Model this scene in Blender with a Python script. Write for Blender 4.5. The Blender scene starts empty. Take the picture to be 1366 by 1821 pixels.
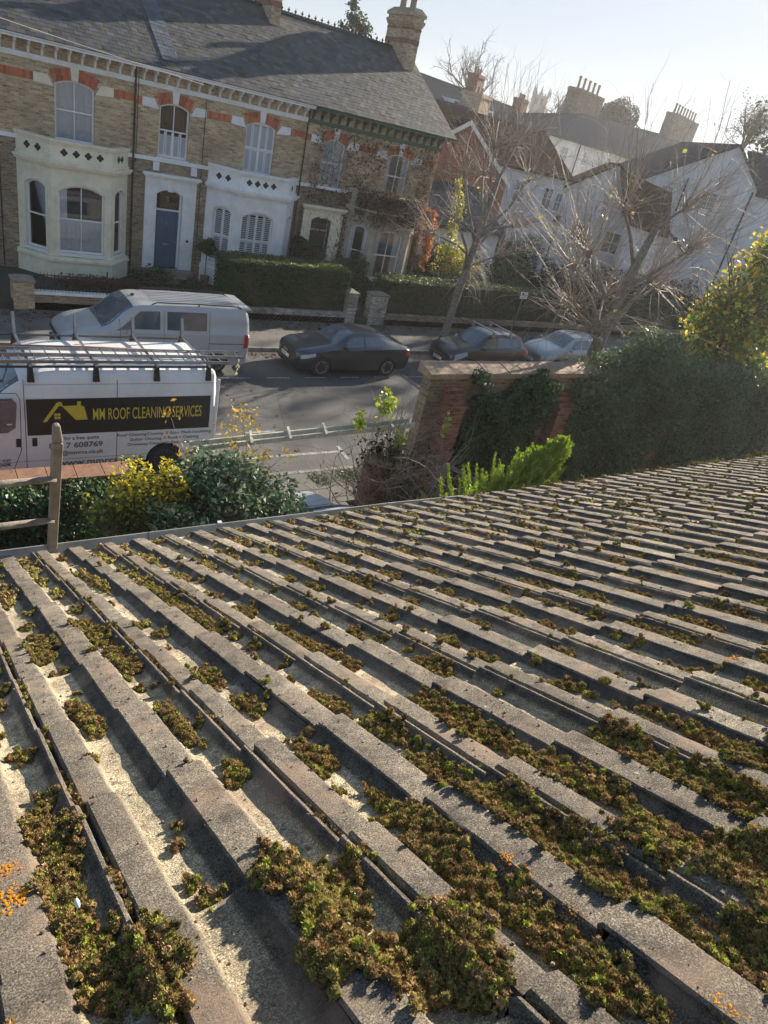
import bpy, bmesh, math, random
import numpy as np
from mathutils import Vector, Matrix, noise as mnoise
from mathutils.geometry import tessellate_polygon
random.seed(7); rng = np.random.default_rng(7)
R = math.radians
scene = bpy.context.scene
# ---------------------------------------------------------------- camera
cam = bpy.data.cameras.new("camera"); cam_o = bpy.data.objects.new("camera", cam)
scene.collection.objects.link(cam_o); scene.camera = cam_o
cam.sensor_fit = 'VERTICAL'; cam.sensor_height = 24.0; cam.lens = 24.0*1225.634/1821.0
cam.clip_start = 0.05; cam.clip_end = 3000
cam_o.matrix_world = Matrix(((0.82108523, 0.11501789, -0.55909743, 0), (-0.5289295, 0.52155778, -0.66948568, 0),
                             (0.21459878, 0.84542792, 0.48907974, 7.8), (0, 0, 0, 1)))
# ---------------------------------------------------------------- light
SUN_AZ, SUN_EL = 71.5, 20.5
SUN = Vector((math.cos(R(SUN_EL))*math.sin(R(SUN_AZ)), math.cos(R(SUN_EL))*math.cos(R(SUN_AZ)), math.sin(R(SUN_EL))))
w = bpy.data.worlds.new("World"); scene.world = w; w.use_nodes = True
nt = w.node_tree; bg = nt.nodes['Background']
sky = nt.nodes.new('ShaderNodeTexSky'); sky.sky_type = 'NISHITA'; sky.sun_disc = False
sky.sun_elevation = R(SUN_EL); sky.sun_rotation = R(SUN_AZ); sky.air_density = 1.0; sky.dust_density = 0.6; sky.ozone_density = 2.5
# clear sky evened out by compressing its bright parts: L / (1 + L/3)
vm1 = nt.nodes.new('ShaderNodeVectorMath'); vm1.operation = 'MULTIPLY_ADD'; vm1.inputs[1].default_value = (.385, .345, .295); vm1.inputs[2].default_value = (1, 1, 1); nt.links.new(sky.outputs[0], vm1.inputs[0])
vm2 = nt.nodes.new('ShaderNodeVectorMath'); vm2.operation = 'DIVIDE'; nt.links.new(sky.outputs[0], vm2.inputs[0]); nt.links.new(vm1.outputs[0], vm2.inputs[1])
nt.links.new(vm2.outputs[0], bg.inputs[0]); bg.inputs[1].default_value = 0.13
sl = bpy.data.lights.new("sun", 'SUN'); sl.energy = 4.7; sl.angle = R(0.5); sl.color = (1.0, 0.88, 0.71)
sun_o = bpy.data.objects.new("sun", sl); scene.collection.objects.link(sun_o)
sun_o.rotation_euler = SUN.to_track_quat('Z', 'Y').to_euler()
scene.view_settings.view_transform = 'Standard'; scene.view_settings.look = 'None'
scene.view_settings.exposure = 1.42; scene.view_settings.gamma = 1
scene.cycles.max_bounces = 6; scene.cycles.transparent_max_bounces = 8

# ---------------------------------------------------------------- materials
MATS = {}
def base_mat(name):
    m = bpy.data.materials.new(name); m.use_nodes = True; MATS[name] = m
    return m, m.node_tree, m.node_tree.nodes['Principled BSDF']
def c4(c): return (c[0], c[1], c[2], 1)
def N(nt, kind, **kw):
    n = nt.nodes.new(kind)
    for k, v in kw.items(): setattr(n, k, v)
    return n
def noise_node(nt, vec, scale, detail=6, rough=.6):
    n = N(nt, 'ShaderNodeTexNoise'); n.inputs['Scale'].default_value = scale; n.inputs['Detail'].default_value = detail
    n.inputs['Roughness'].default_value = rough; nt.links.new(vec, n.inputs['Vector']); return n.outputs[0]
def ramp(nt, fac, stops):
    r = N(nt, 'ShaderNodeValToRGB'); e = r.color_ramp.elements
    e[0].position, e[0].color = stops[0][0], c4(stops[0][1]); e[1].position, e[1].color = stops[-1][0], c4(stops[-1][1])
    for p, c in stops[1:-1]:
        x = e.new(p); x.color = c4(c)
    nt.links.new(fac, r.inputs[0]); return r.outputs[0]
def mixc(nt, fac, a, b, mode='MIX'):
    m = N(nt, 'ShaderNodeMix', data_type='RGBA', blend_type=mode)
    for s, v in ((m.inputs[0], fac), (m.inputs[6], a), (m.inputs[7], b)):
        if isinstance(v, (int, float)): s.default_value = v
        elif isinstance(v, tuple): s.default_value = c4(v)
        else: nt.links.new(v, s)
    return m.outputs[2]
def bump(nt, bsdf, h, strength, dist=.02):
    b = N(nt, 'ShaderNodeBump'); b.inputs['Strength'].default_value = strength; b.inputs['Distance'].default_value = dist
    nt.links.new(h, b.inputs['Height']); nt.links.new(b.outputs[0], bsdf.inputs['Normal'])
def M(name, c1, c2=None, scale=4, rough=.8, bmp=0, bscale=None, metal=0, coat=0, spec=.5, dirt=None, dist=.01):
    if name in MATS: return MATS[name]
    m, nt, b = base_mat(name)
    tc = N(nt, 'ShaderNodeTexCoord').outputs['Object']
    if c2 is None: c2 = tuple(x*.76 for x in c1)
    f = noise_node(nt, tc, scale)
    col = ramp(nt, f, [(.3, c1), (.7, c2)])
    if dirt:
        g = noise_node(nt, tc, dirt[1], 8, .7)
        k = ramp(nt, g, [(.42, (0, 0, 0)), (.7, (1, 1, 1))])
        col = mixc(nt, k, col, dirt[0])
    nt.links.new(col, b.inputs['Base Color'])
    b.inputs['Roughness'].default_value = rough; b.inputs['Metallic'].default_value = metal
    b.inputs['Coat Weight'].default_value = coat; b.inputs['Specular IOR Level'].default_value = spec
    if bmp: bump(nt, b, noise_node(nt, tc, bscale or scale*6, 8, .7), bmp, dist)
    return m
def BRICK(name, cols, mortar, bw=.225, bh=.075, ms=.010, stain=None):
    m, nt, b = base_mat(name)
    tc = N(nt, 'ShaderNodeTexCoord'); sx = N(nt, 'ShaderNodeSeparateXYZ'); nt.links.new(tc.outputs['Object'], sx.inputs[0])
    sn = N(nt, 'ShaderNodeSeparateXYZ'); nt.links.new(tc.outputs['Normal'], sn.inputs[0])
    ab = N(nt, 'ShaderNodeMath', operation='ABSOLUTE'); nt.links.new(sn.outputs[0], ab.inputs[0])
    gt = N(nt, 'ShaderNodeMath', operation='GREATER_THAN'); nt.links.new(ab.outputs[0], gt.inputs[0]); gt.inputs[1].default_value = .71
    mx = N(nt, 'ShaderNodeMix'); nt.links.new(gt.outputs[0], mx.inputs[0]); nt.links.new(sx.outputs[0], mx.inputs[2]); nt.links.new(sx.outputs[1], mx.inputs[3])
    cb = N(nt, 'ShaderNodeCombineXYZ'); nt.links.new(mx.outputs[0], cb.inputs[0]); nt.links.new(sx.outputs[2], cb.inputs[1])
    br = N(nt, 'ShaderNodeTexBrick'); nt.links.new(cb.outputs[0], br.inputs['Vector'])
    for k, v in (('Scale', 1), ('Brick Width', bw), ('Row Height', bh), ('Mortar Size', ms), ('Mortar Smooth', .2), ('Bias', 0)): br.inputs[k].default_value = v
    br.inputs['Color1'].default_value = (0, 0, 0, 1); br.inputs['Color2'].default_value = (1, 1, 1, 1); br.inputs['Mortar'].default_value = (.5, .5, .5, 1)
    # per brick colour: noise sampled at brick scale
    vm = N(nt, 'ShaderNodeVectorMath', operation='MULTIPLY'); nt.links.new(cb.outputs[0], vm.inputs[0]); vm.inputs[1].default_value = (1/bw, 1/bh, 1)
    f1 = noise_node(nt, vm.outputs[0], .9, 2, .5)
    f2 = noise_node(nt, tc.outputs['Object'], .8, 5, .6)
    n = len(cols); k = .32
    col = ramp(nt, f1, [(k+(.68-k)*i/(n-1), c) for i, c in enumerate(cols)])
    col = mixc(nt, .35, col, br.outputs['Color'], 'OVERLAY')
    col = mixc(nt, br.outputs['Fac'], col, mortar)
    sh = ramp(nt, f2, [(.3, (.62, .6, .58)), (.65, (1.05, 1.03, 1))])
    col = mixc(nt, .8, col, sh, 'MULTIPLY')
    if stain:
        g = ramp(nt, noise_node(nt, tc.outputs['Object'], 1.7, 8, .75), [(.48, (0, 0, 0)), (.66, (1, 1, 1))])
        col = mixc(nt, g, col, stain)
    nt.links.new(col, b.inputs['Base Color']); b.inputs['Roughness'].default_value = .9
    inv = N(nt, 'ShaderNodeMath', operation='SUBTRACT'); inv.inputs[0].default_value = 1; nt.links.new(br.outputs['Fac'], inv.inputs[1])
    bump(nt, b, inv.outputs[0], .6, .008)
    return m
def ATTR(name, rough=.8, trans=0, spec=.3, bmp=0, bscale=200):
    m, nt, b = base_mat(name)
    a = N(nt, 'ShaderNodeAttribute'); a.attribute_name = 'Col'
    nt.links.new(a.outputs[0], b.inputs['Base Color']); b.inputs['Roughness'].default_value = rough; b.inputs['Specular IOR Level'].default_value = spec
    if bmp: bump(nt, b, noise_node(nt, N(nt, 'ShaderNodeTexCoord').outputs['Object'], bscale, 4), bmp, .004)
    if trans:
        out = nt.nodes['Material Output']; t = N(nt, 'ShaderNodeBsdfTranslucent'); mx = N(nt, 'ShaderNodeMixShader')
        nt.links.new(a.outputs[0], t.inputs[0]); mx.inputs[0].default_value = trans
        nt.links.new(b.outputs[0], mx.inputs[1]); nt.links.new(t.outputs[0], mx.inputs[2]); nt.links.new(mx.outputs[0], out.inputs[0])
    return m
def GLASS(name='window_glass', tint=(.93, .96, .98)):
    m, nt, b = base_mat(name); out = nt.nodes['Material Output']
    tr = N(nt, 'ShaderNodeBsdfTransparent'); tr.inputs[0].default_value = c4(tint)
    gl = N(nt, 'ShaderNodeBsdfGlossy'); gl.inputs['Roughness'].default_value = .02
    fr = N(nt, 'ShaderNodeFresnel'); fr.inputs[0].default_value = 1.6
    mx = N(nt, 'ShaderNodeMixShader'); nt.links.new(fr.outputs[0], mx.inputs[0]); nt.links.new(tr.outputs[0], mx.inputs[1]); nt.links.new(gl.outputs[0], mx.inputs[2])
    nt.links.new(mx.outputs[0], out.inputs[0]); return m
GLASS()
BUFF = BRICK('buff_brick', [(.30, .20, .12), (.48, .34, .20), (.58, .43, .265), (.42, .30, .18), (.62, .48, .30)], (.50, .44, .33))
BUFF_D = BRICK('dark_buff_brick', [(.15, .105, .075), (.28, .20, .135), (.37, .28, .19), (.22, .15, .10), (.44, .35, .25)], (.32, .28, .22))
REDB = BRICK('red_brick', [(.20, .062, .035), (.30, .10, .055), (.36, .14, .08), (.25, .085, .05)], (.27, .21, .17))
REDV = BRICK('red_rubbed_brick', [(.46, .12, .055), (.52, .15, .07), (.49, .13, .06)], (.48, .22, .13), bw=.11, bh=.30, ms=.006)
PALEB = BRICK('whitened_brick', [(.30, .25, .2), (.5, .46, .4), (.58, .55, .5), (.36, .3, .24)], (.45, .42, .36), stain=(.16, .13, .1))
WALLB = BRICK('garden_wall_brick', [(.22, .14, .09), (.32, .2, .13), (.38, .25, .16), (.26, .12, .08)], (.30, .26, .2), stain=(.13, .12, .09))
M('white_paint', (.86, .87, .88), (.80, .81, .83), 3, .5, dirt=((.68, .67, .63), 2.2))
M('cream_paint', (.86, .80, .63), (.80, .74, .57), 3, .6, dirt=((.66, .60, .46), 2.5))
M('window_white', (.8, .81, .82), (.75, .76, .77), 5, .4)
M('curtain', (.85, .85, .88), (.74, .74, .8), 8, .9)
M('shutter', (.72, .74, .76), (.66, .68, .7), 8, .6)
M('dark_room', (.02, .02, .025), (.03, .028, .026), 2, .9)
M('green_paint', (.02, .09, .055), (.015, .07, .04), 3, .5)
M('blue_door', (.07, .12, .20), (.06, .105, .18), 3, .45)
M('green_door', (.012, .10, .05), (.01, .08, .04), 3, .4)
M('render_white', (.80, .80, .81), (.72, .72, .73), 1.2, .9, .15, 30, dirt=((.50, .49, .47), .7))
M('stone', (.30, .26, .2), (.2, .17, .13), 5, .9, .4)
M('lead', (.28, .31, .35), (.2, .22, .26), 6, .6)
M('iron', (.012, .012, .014), (.02, .018, .016), 10, .5)
M('terracotta', (.36, .17, .10), (.26, .12, .075), 5, .8, .2, dirt=((.13, .10, .07), 9))
M('coping', (.42, .30, .2), (.34, .21, .13), 2.5, .85, .3, dirt=((.18, .15, .11), 7))
M('tiles_brown', (.060, .034, .026), (.036, .023, .018), 5, 1, .5, spec=0)
M('slate_far', (.035, .040, .052), (.026, .03, .04), 3, 1, .3, spec=0)
M('wood_grey', (.30, .26, .21), (.17, .145, .12), 14, .85, .5, 60)
M('wood_pale', (.74, .70, .56), (.42, .43, .37), 10, .85, .4, 50, dirt=((.40, .38, .28), 6))
M('steel', (.42, .43, .45), (.3, .31, .33), 20, .35, metal=.85)
M('dark_steel', (.10, .10, .11), (.06, .06, .07), 20, .45, metal=.6)
M('rubber', (.018, .018, .02), (.028, .027, .026), 20, .85)
M('black_plastic', (.015, .015, .017), (.02, .02, .02), 20, .5)
M('alloy', (.42, .43, .45), (.36, .37, .39), 20, .3, metal=.7)
M('car_glass', (.08, .12, .16), (.04, .065, .095), 3, .05, spec=1); MATS['car_glass'].node_tree.nodes['Principled BSDF'].inputs['IOR'].default_value = 1.6
M('lamp_glass', (.55, .6, .66), (.35, .4, .46), 30, .12, spec=.9)
M('tail_red', (.45, .01, .012), (.35, .01, .01), 30, .2)
M('plate', (.75, .76, .74), (.7, .7, .68), 10, .4)
M('van_white', (.82, .83, .85), (.76, .77, .79), 2, .35, coat=.4, dirt=((.66, .65, .62), 1.1))
M('camper_grey', (.40, .41, .43), (.37, .38, .40), 2, .35, metal=.1, coat=.6)
M('saloon_grey', (.010, .017, .032), (.008, .014, .028), 3, .3, metal=.2, coat=1, spec=.8)
M('hatch_black', (.005, .008, .014), (.007, .01, .017), 3, .3, coat=.8)
M('silver_paint', (.32, .36, .38), (.28, .32, .34), 3, .35, metal=.5, coat=.6)
M('pale_paint', (.62, .66, .72), (.58, .62, .68), 3, .3, coat=.7)
M('panel_black', (.012, .012, .012), (.018, .018, .018), 10, .4)
M('lettering_yellow', (.66, .52, .05), (.6, .47, .045), 10, .4)
M('lettering_grey', (.10, .10, .11), (.13, .13, .14), 10, .5)
M('orange_mark', (.7, .36, .1), (.65, .33, .09), 10, .5)
M('bark', (.20, .17, .13), (.10, .085, .065), 9, .9, .8, 40, dirt=((.30, .29, .25), 14))
M('bark_dark', (.12, .10, .08), (.06, .05, .04), 9, .9, .8, 40)
M('twig', (.36, .29, .23), (.24, .18, .14), 4, .6)
M('twig_dark', (.085, .06, .045), (.12, .075, .05), 4, .8)
M('concrete', (.26, .25, .23), (.18, .175, .165), 4, .9, .4, dirt=((.1, .1, .085), 5))
M('kerb', (.30, .29, .27), (.2, .19, .18), 4, .9, .3, dirt=((.11, .105, .09), 3))
M('soil', (.045, .035, .025), (.07, .055, .04), 6, .95, 1, 40)
M('plastic_green', (.03, .38, .07), (.025, .33, .06), 6, .4)
M('bin_grey', (.05, .055, .06), (.04, .045, .05), 6, .6)
M('line_paint', (.52, .53, .52), (.2, .2, .2), 16, .8, dirt=((.08, .08, .085), 7))
M('grass', (.04, .10, .015), (.08, .13, .03), 30, .9, 1, 80)
M('aerial', (.35, .36, .38), (.3, .3, .3), 10, .4, metal=.5)
M('cable', (.3, .28, .25), (.3, .28, .25), 10, .6)
M('pot_buff', (.36, .29, .2), (.28, .21, .15), 6, .9)
M('rag', (.55, .6, .3), (.5, .52, .42), 16, .9)
M('old_cream', (.46, .42, .33), (.36, .32, .25), 3, .8, .2, dirt=((.26, .22, .17), 3))
M('pvc', (.36, .36, .36), (.26, .26, .26), 8, .5, dirt=((.2, .2, .17), 5))
ATTR('leaf', .42, .4, .5); ATTR('dry_leaf', .7, .45, .2); ATTR('slate', .75, 0, .35, .5, 60); ATTR('moss', .95, .12, .1)
m, nt_, b_ = base_mat('tile')       # concrete roof tile: sandy pans, darker lichened ribs
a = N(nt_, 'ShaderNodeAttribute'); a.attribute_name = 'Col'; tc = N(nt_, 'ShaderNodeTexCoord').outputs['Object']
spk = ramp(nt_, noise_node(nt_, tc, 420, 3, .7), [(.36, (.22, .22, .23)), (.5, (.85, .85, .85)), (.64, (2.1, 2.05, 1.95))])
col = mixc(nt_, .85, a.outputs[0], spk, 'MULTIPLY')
big = ramp(nt_, noise_node(nt_, tc, 17, 10, .78), [(.36, (.40, .40, .42)), (.48, (.85, .84, .83)), (.55, (1.1, 1.07, 1.0)), (.66, (1.75, 1.65, 1.5))])
col = mixc(nt_, .9, col, big, 'MULTIPLY')
dst = ramp(nt_, noise_node(nt_, tc, 75, 9, .8), [(.50, (0, 0, 0)), (.62, (.75, .75, .75))])
col = mixc(nt_, dst, col, (.16, .135, .10))
pnk = ramp(nt_, noise_node(nt_, tc, 5.5, 5, .6), [(.55, (0, 0, 0)), (.66, (.6, .6, .6))])
col = mixc(nt_, pnk, col, (.40, .29, .22))
och = ramp(nt_, noise_node(nt_, tc, 3.1, 9, .78), [(.685, (0, 0, 0)), (.70, (1, 1, 1))])
col = mixc(nt_, och, col, (.62, .28, .03))
drk = ramp(nt_, noise_node(nt_, tc, 8.5, 8, .75), [(.54, (0, 0, 0)), (.66, (.65, .65, .65))])
col = mixc(nt_, drk, col, (.085, .082, .078))
wht = ramp(nt_, noise_node(nt_, tc, 23, 6, .7), [(.66, (0, 0, 0)), (.70, (.8, .8, .8))])
col = mixc(nt_, wht, col, (.5, .52, .5))
nt_.links.new(col, b_.inputs['Base Color']); b_.inputs['Roughness'].default_value = .95; b_.inputs['Specular IOR Level'].default_value = .15
h1 = noise_node(nt_, tc, 260, 8, .8); bump(nt_, b_, h1, 1.0, .007)
m, nt_, b_ = base_mat('asphalt')
tc = N(nt_, 'ShaderNodeTexCoord').outputs['Object']
c_ = ramp(nt_, noise_node(nt_, tc, .45, 6, .65), [(.35, (.062, .062, .066)), (.65, (.105, .102, .10))])
c_ = mixc(nt_, .6, c_, ramp(nt_, noise_node(nt_, tc, 120, 4, .7), [(.35, (.55, .55, .55)), (.65, (1.5, 1.5, 1.5))]), 'MULTIPLY')
vo = N(nt_, 'ShaderNodeTexVoronoi', feature='DISTANCE_TO_EDGE'); vo.inputs['Scale'].default_value = .55
wv = N(nt_, 'ShaderNodeMix', data_type='VECTOR'); wv.inputs[0].default_value = .12; nt_.links.new(tc, wv.inputs[4])
nn = N(nt_, 'ShaderNodeTexNoise'); nn.inputs['Scale'].default_value = 2.2; nn.inputs['Detail'].default_value = 6; nt_.links.new(tc, nn.inputs[0]); nt_.links.new(nn.outputs['Color'], wv.inputs[5]); nt_.links.new(wv.outputs[1], vo.inputs['Vector'])
c_ = mixc(nt_, ramp(nt_, vo.outputs[0], [(.0, (.75, .75, .75)), (.012, (0, 0, 0))]), c_, (.03, .03, .032))
nt_.links.new(c_, b_.inputs['Base Color']); b_.inputs['Roughness'].default_value = .82; bump(nt_, b_, noise_node(nt_, tc, 150, 6, .7), .6, .006)
m, nt_, b_ = base_mat('paving')
tc = N(nt_, 'ShaderNodeTexCoord').outputs['Object']
c_ = ramp(nt_, noise_node(nt_, tc, .8, 7, .7), [(.3, (.075, .072, .068)), (.55, (.13, .125, .115)), (.75, (.17, .155, .14))])
c_ = mixc(nt_, .6, c_, ramp(nt_, noise_node(nt_, tc, 70, 4, .7), [(.35, (.6, .6, .6)), (.65, (1.4, 1.4, 1.4))]), 'MULTIPLY')
nt_.links.new(c_, b_.inputs['Base Color']); b_.inputs['Roughness'].default_value = .9; bump(nt_, b_, noise_node(nt_, tc, 90, 6, .7), .5, .006)

# ---------------------------------------------------------------- geometry helpers
OFF = {}
def link(o): scene.collection.objects.link(o); return o
def tag(o, label=None, cat=None, group=None, kind=None):
    if label: o['label'] = label
    if cat: o['category'] = cat
    if group: o['group'] = group
    if kind: o['kind'] = kind
    return o
def thing(name, label, cat, loc=(0, 0, 0), group=None):
    o = link(bpy.data.objects.new(name, None)); o.empty_display_size = .2; o.location = loc; OFF[o] = Vector(loc)
    return tag(o, label, cat, group)
def attach(o, parent):
    if parent is not None:
        o.parent = parent; o.location = -OFF[parent]; OFF[o] = Vector((0, 0, 0))
    else: OFF[o] = Vector((0, 0, 0))
    return o
class MB:
    def __init__(s): s.v = []; s.f = []
    def add(s, V, F):
        n = len(s.v); s.v += [tuple(p) for p in V]; s.f += [tuple(i+n for i in f) for f in F]; return s
    def box(s, x0, x1, y0, y1, z0, z1):
        V = [(x, y, z) for z in (z0, z1) for y in (y0, y1) for x in (x0, x1)]
        return s.add(V, [(0, 2, 3, 1), (4, 5, 7, 6), (0, 1, 5, 4), (2, 6, 7, 3), (0, 4, 6, 2), (1, 3, 7, 5)])
    def fbox(s, fr, u0, u1, d0, d1, z0, z1):
        V = [fr.p(u, d, z) for z in (z0, z1) for d in (d1, d0) for u in (u0, u1)]
        return s.add(V, [(0, 2, 3, 1), (4, 5, 7, 6), (0, 1, 5, 4), (2, 6, 7, 3), (0, 4, 6, 2), (1, 3, 7, 5)])
    def fprism(s, fr, poly, d0, d1):
        n = len(poly); V = [fr.p(u, d1, z) for u, z in poly]+[fr.p(u, d0, z) for u, z in poly]
        F = [tuple(range(n)), tuple(range(2*n-1, n-1, -1))]+[(i, n+i, n+(i+1) % n, (i+1) % n) for i in range(n)]
        return s.add(V, F)
    def fring(s, fr, outer, inner, d0, d1):
        n = len(outer)
        V = [fr.p(u, d1, z) for u, z in outer]+[fr.p(u, d1, z) for u, z in inner]+[fr.p(u, d0, z) for u, z in outer]+[fr.p(u, d0, z) for u, z in inner]
        F = []
        for i in range(n):
            j = (i+1) % n
            F += [(i, j, n+j, n+i), (2*n+i, 3*n+i, 3*n+j, 2*n+j), (i, 2*n+i, 2*n+j, j), (n+i, n+j, 3*n+j, 3*n+i)]
        return s.add(V, F)
    def hull(s, top, bot):   # two equal loops joined
        n = len(top); return s.add(list(top)+list(bot), [tuple(range(n)), tuple(range(2*n-1, n-1, -1))]+[(i, n+i, n+(i+1) % n, (i+1) % n) for i in range(n)])
    def tube(s, pts, rad, n=8, cap=True):
        P = [Vector(p) for p in pts]; K = len(P)
        if not hasattr(rad, '__len__'): rad = [rad]*K
        V = []; up = None
        for i, p in enumerate(P):
            d = (P[min(i+1, K-1)]-P[max(i-1, 0)]).normalized()
            if up is None: up = Vector((0, 0, 1)) if abs(d.z) < .9 else Vector((1, 0, 0))
            a = d.cross(up).normalized(); up = a.cross(d).normalized()
            for k in range(n):
                t = 2*math.pi*k/n; V.append(p+(a*math.cos(t)+up*math.sin(t))*rad[i])
        F = [(i*n+k, i*n+(k+1) % n, (i+1)*n+(k+1) % n, (i+1)*n+k) for i in range(K-1) for k in range(n)]
        if cap: F += [tuple(range(n-1, -1, -1)), tuple((K-1)*n+k for k in range(n))]
        return s.add(V, F)
    def lathe(s, prof, c, n=16, axis='z'):
        V = []
        for r, h in prof:
            for k in range(n):
                t = 2*math.pi*k/n; a, b = r*math.cos(t), r*math.sin(t)
                V.append({'z': (c[0]+a, c[1]+b, c[2]+h), 'y': (c[0]+a, c[1]+h, c[2]+b), 'x': (c[0]+h, c[1]+a, c[2]+b)}[axis])
        m = len(prof)
        F = [(i*n+k, i*n+(k+1) % n, (i+1)*n+(k+1) % n, (i+1)*n+k) for i in range(m-1) for k in range(n)]+[tuple(range(n-1, -1, -1)), tuple((m-1)*n+k for k in range(n))]
        return s.add(V, F)
def recalc(me):
    b = bmesh.new(); b.from_mesh(me); bmesh.ops.recalc_face_normals(b, faces=b.faces); b.to_mesh(me); b.free()
def obj(name, mb, mat, parent=None, smooth=False, bevel=0):
    me = bpy.data.meshes.new(name); me.from_pydata(mb.v, [], mb.f)
    recalc(me)
    o = link(bpy.data.objects.new(name, me)); me.materials.append(MATS[mat] if isinstance(mat, str) else mat)
    if smooth: me.shade_smooth()
    if bevel:
        bv = o.modifiers.new('bevel', 'BEVEL'); bv.width = bevel; bv.segments = 2; bv.limit_method = 'ANGLE'; bv.angle_limit = R(40)
    return attach(o, parent)
def npobj(name, V, F, mat, parent=None, col=None, smooth=False):   # F: (n,3) or (n,4)
    me = bpy.data.meshes.new(name); V = np.asarray(V, np.float32); F = np.asarray(F, np.int32); k = F.shape[1]
    me.vertices.add(len(V)); me.vertices.foreach_set('co', V.ravel())
    me.loops.add(F.size); me.loops.foreach_set('vertex_index', F.ravel())
    me.polygons.add(len(F)); me.polygons.foreach_set('loop_start', np.arange(0, F.size, k, dtype=np.int32)); me.polygons.foreach_set('loop_total', np.full(len(F), k, np.int32))
    if col is not None:
        at = me.color_attributes.new('Col', 'FLOAT_COLOR', 'POINT'); c = np.ones((len(V), 4), np.float32); c[:, :3] = col; at.data.foreach_set('color', c.ravel())
    me.update(calc_edges=True); me.validate()
    me.shade_smooth() if smooth else me.shade_flat()
    me.materials.append(MATS[mat] if isinstance(mat, str) else mat)
    return attach(link(bpy.data.objects.new(name, me)), parent)
def dup(root, loc=None, rotz=None, label=None, group=None, parent=None):
    r = root.copy(); scene.collection.objects.link(r)
    if parent is not None: r.parent = parent
    if loc is not None: r.location = loc
    if rotz is not None: r.rotation_euler = (0, 0, rotz)
    if label: r['label'] = label
    if group: r['group'] = group
    for ch in list(root.children):
        c = ch.copy(); scene.collection.objects.link(c); c.parent = r
        for g in list(ch.children):
            d = g.copy(); scene.collection.objects.link(d); d.parent = c
    return r
class Fr:
    def __init__(s, o, d): s.o = o; l = math.hypot(*d); s.d = (d[0]/l, d[1]/l); s.n = (s.d[1], -s.d[0])
    def p(s, u, d, z): return (s.o[0]+u*s.d[0]+d*s.n[0], s.o[1]+u*s.d[1]+d*s.n[1], z)
def arch(u0, u1, z0, z1, rise, n=8):
    P = [(u0, z0), (u1, z0)]
    if rise <= 0: return P+[(u1, z1), (u0, z1)]
    w = (u1-u0)/2; rad = (w*w+rise*rise)/(2*rise); a = math.asin(min(1, w/rad)); cz = z1-rad; cu = (u0+u1)/2
    for i in range(n+1):
        t = a-2*a*i/n; P.append((cu+rad*math.sin(t), cz+rad*math.cos(t)))
    return P
def panel(mb, fr, outer, holes, d, depth):
    loops = [[Vector((u, z, 0)) for u, z in L] for L in [outer]+holes]
    T = tessellate_polygon(loops); flat = [p for L in loops for p in L]
    mb.add([fr.p(p.x, d, p.y) for p in flat], [tuple(t) for t in T])
    for H in holes:
        n = len(H); mb.add([fr.p(u, d, z) for u, z in H]+[fr.p(u, d-depth, z) for u, z in H], [(i, (i+1) % n, n+(i+1) % n, n+i) for i in range(n)])
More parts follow.
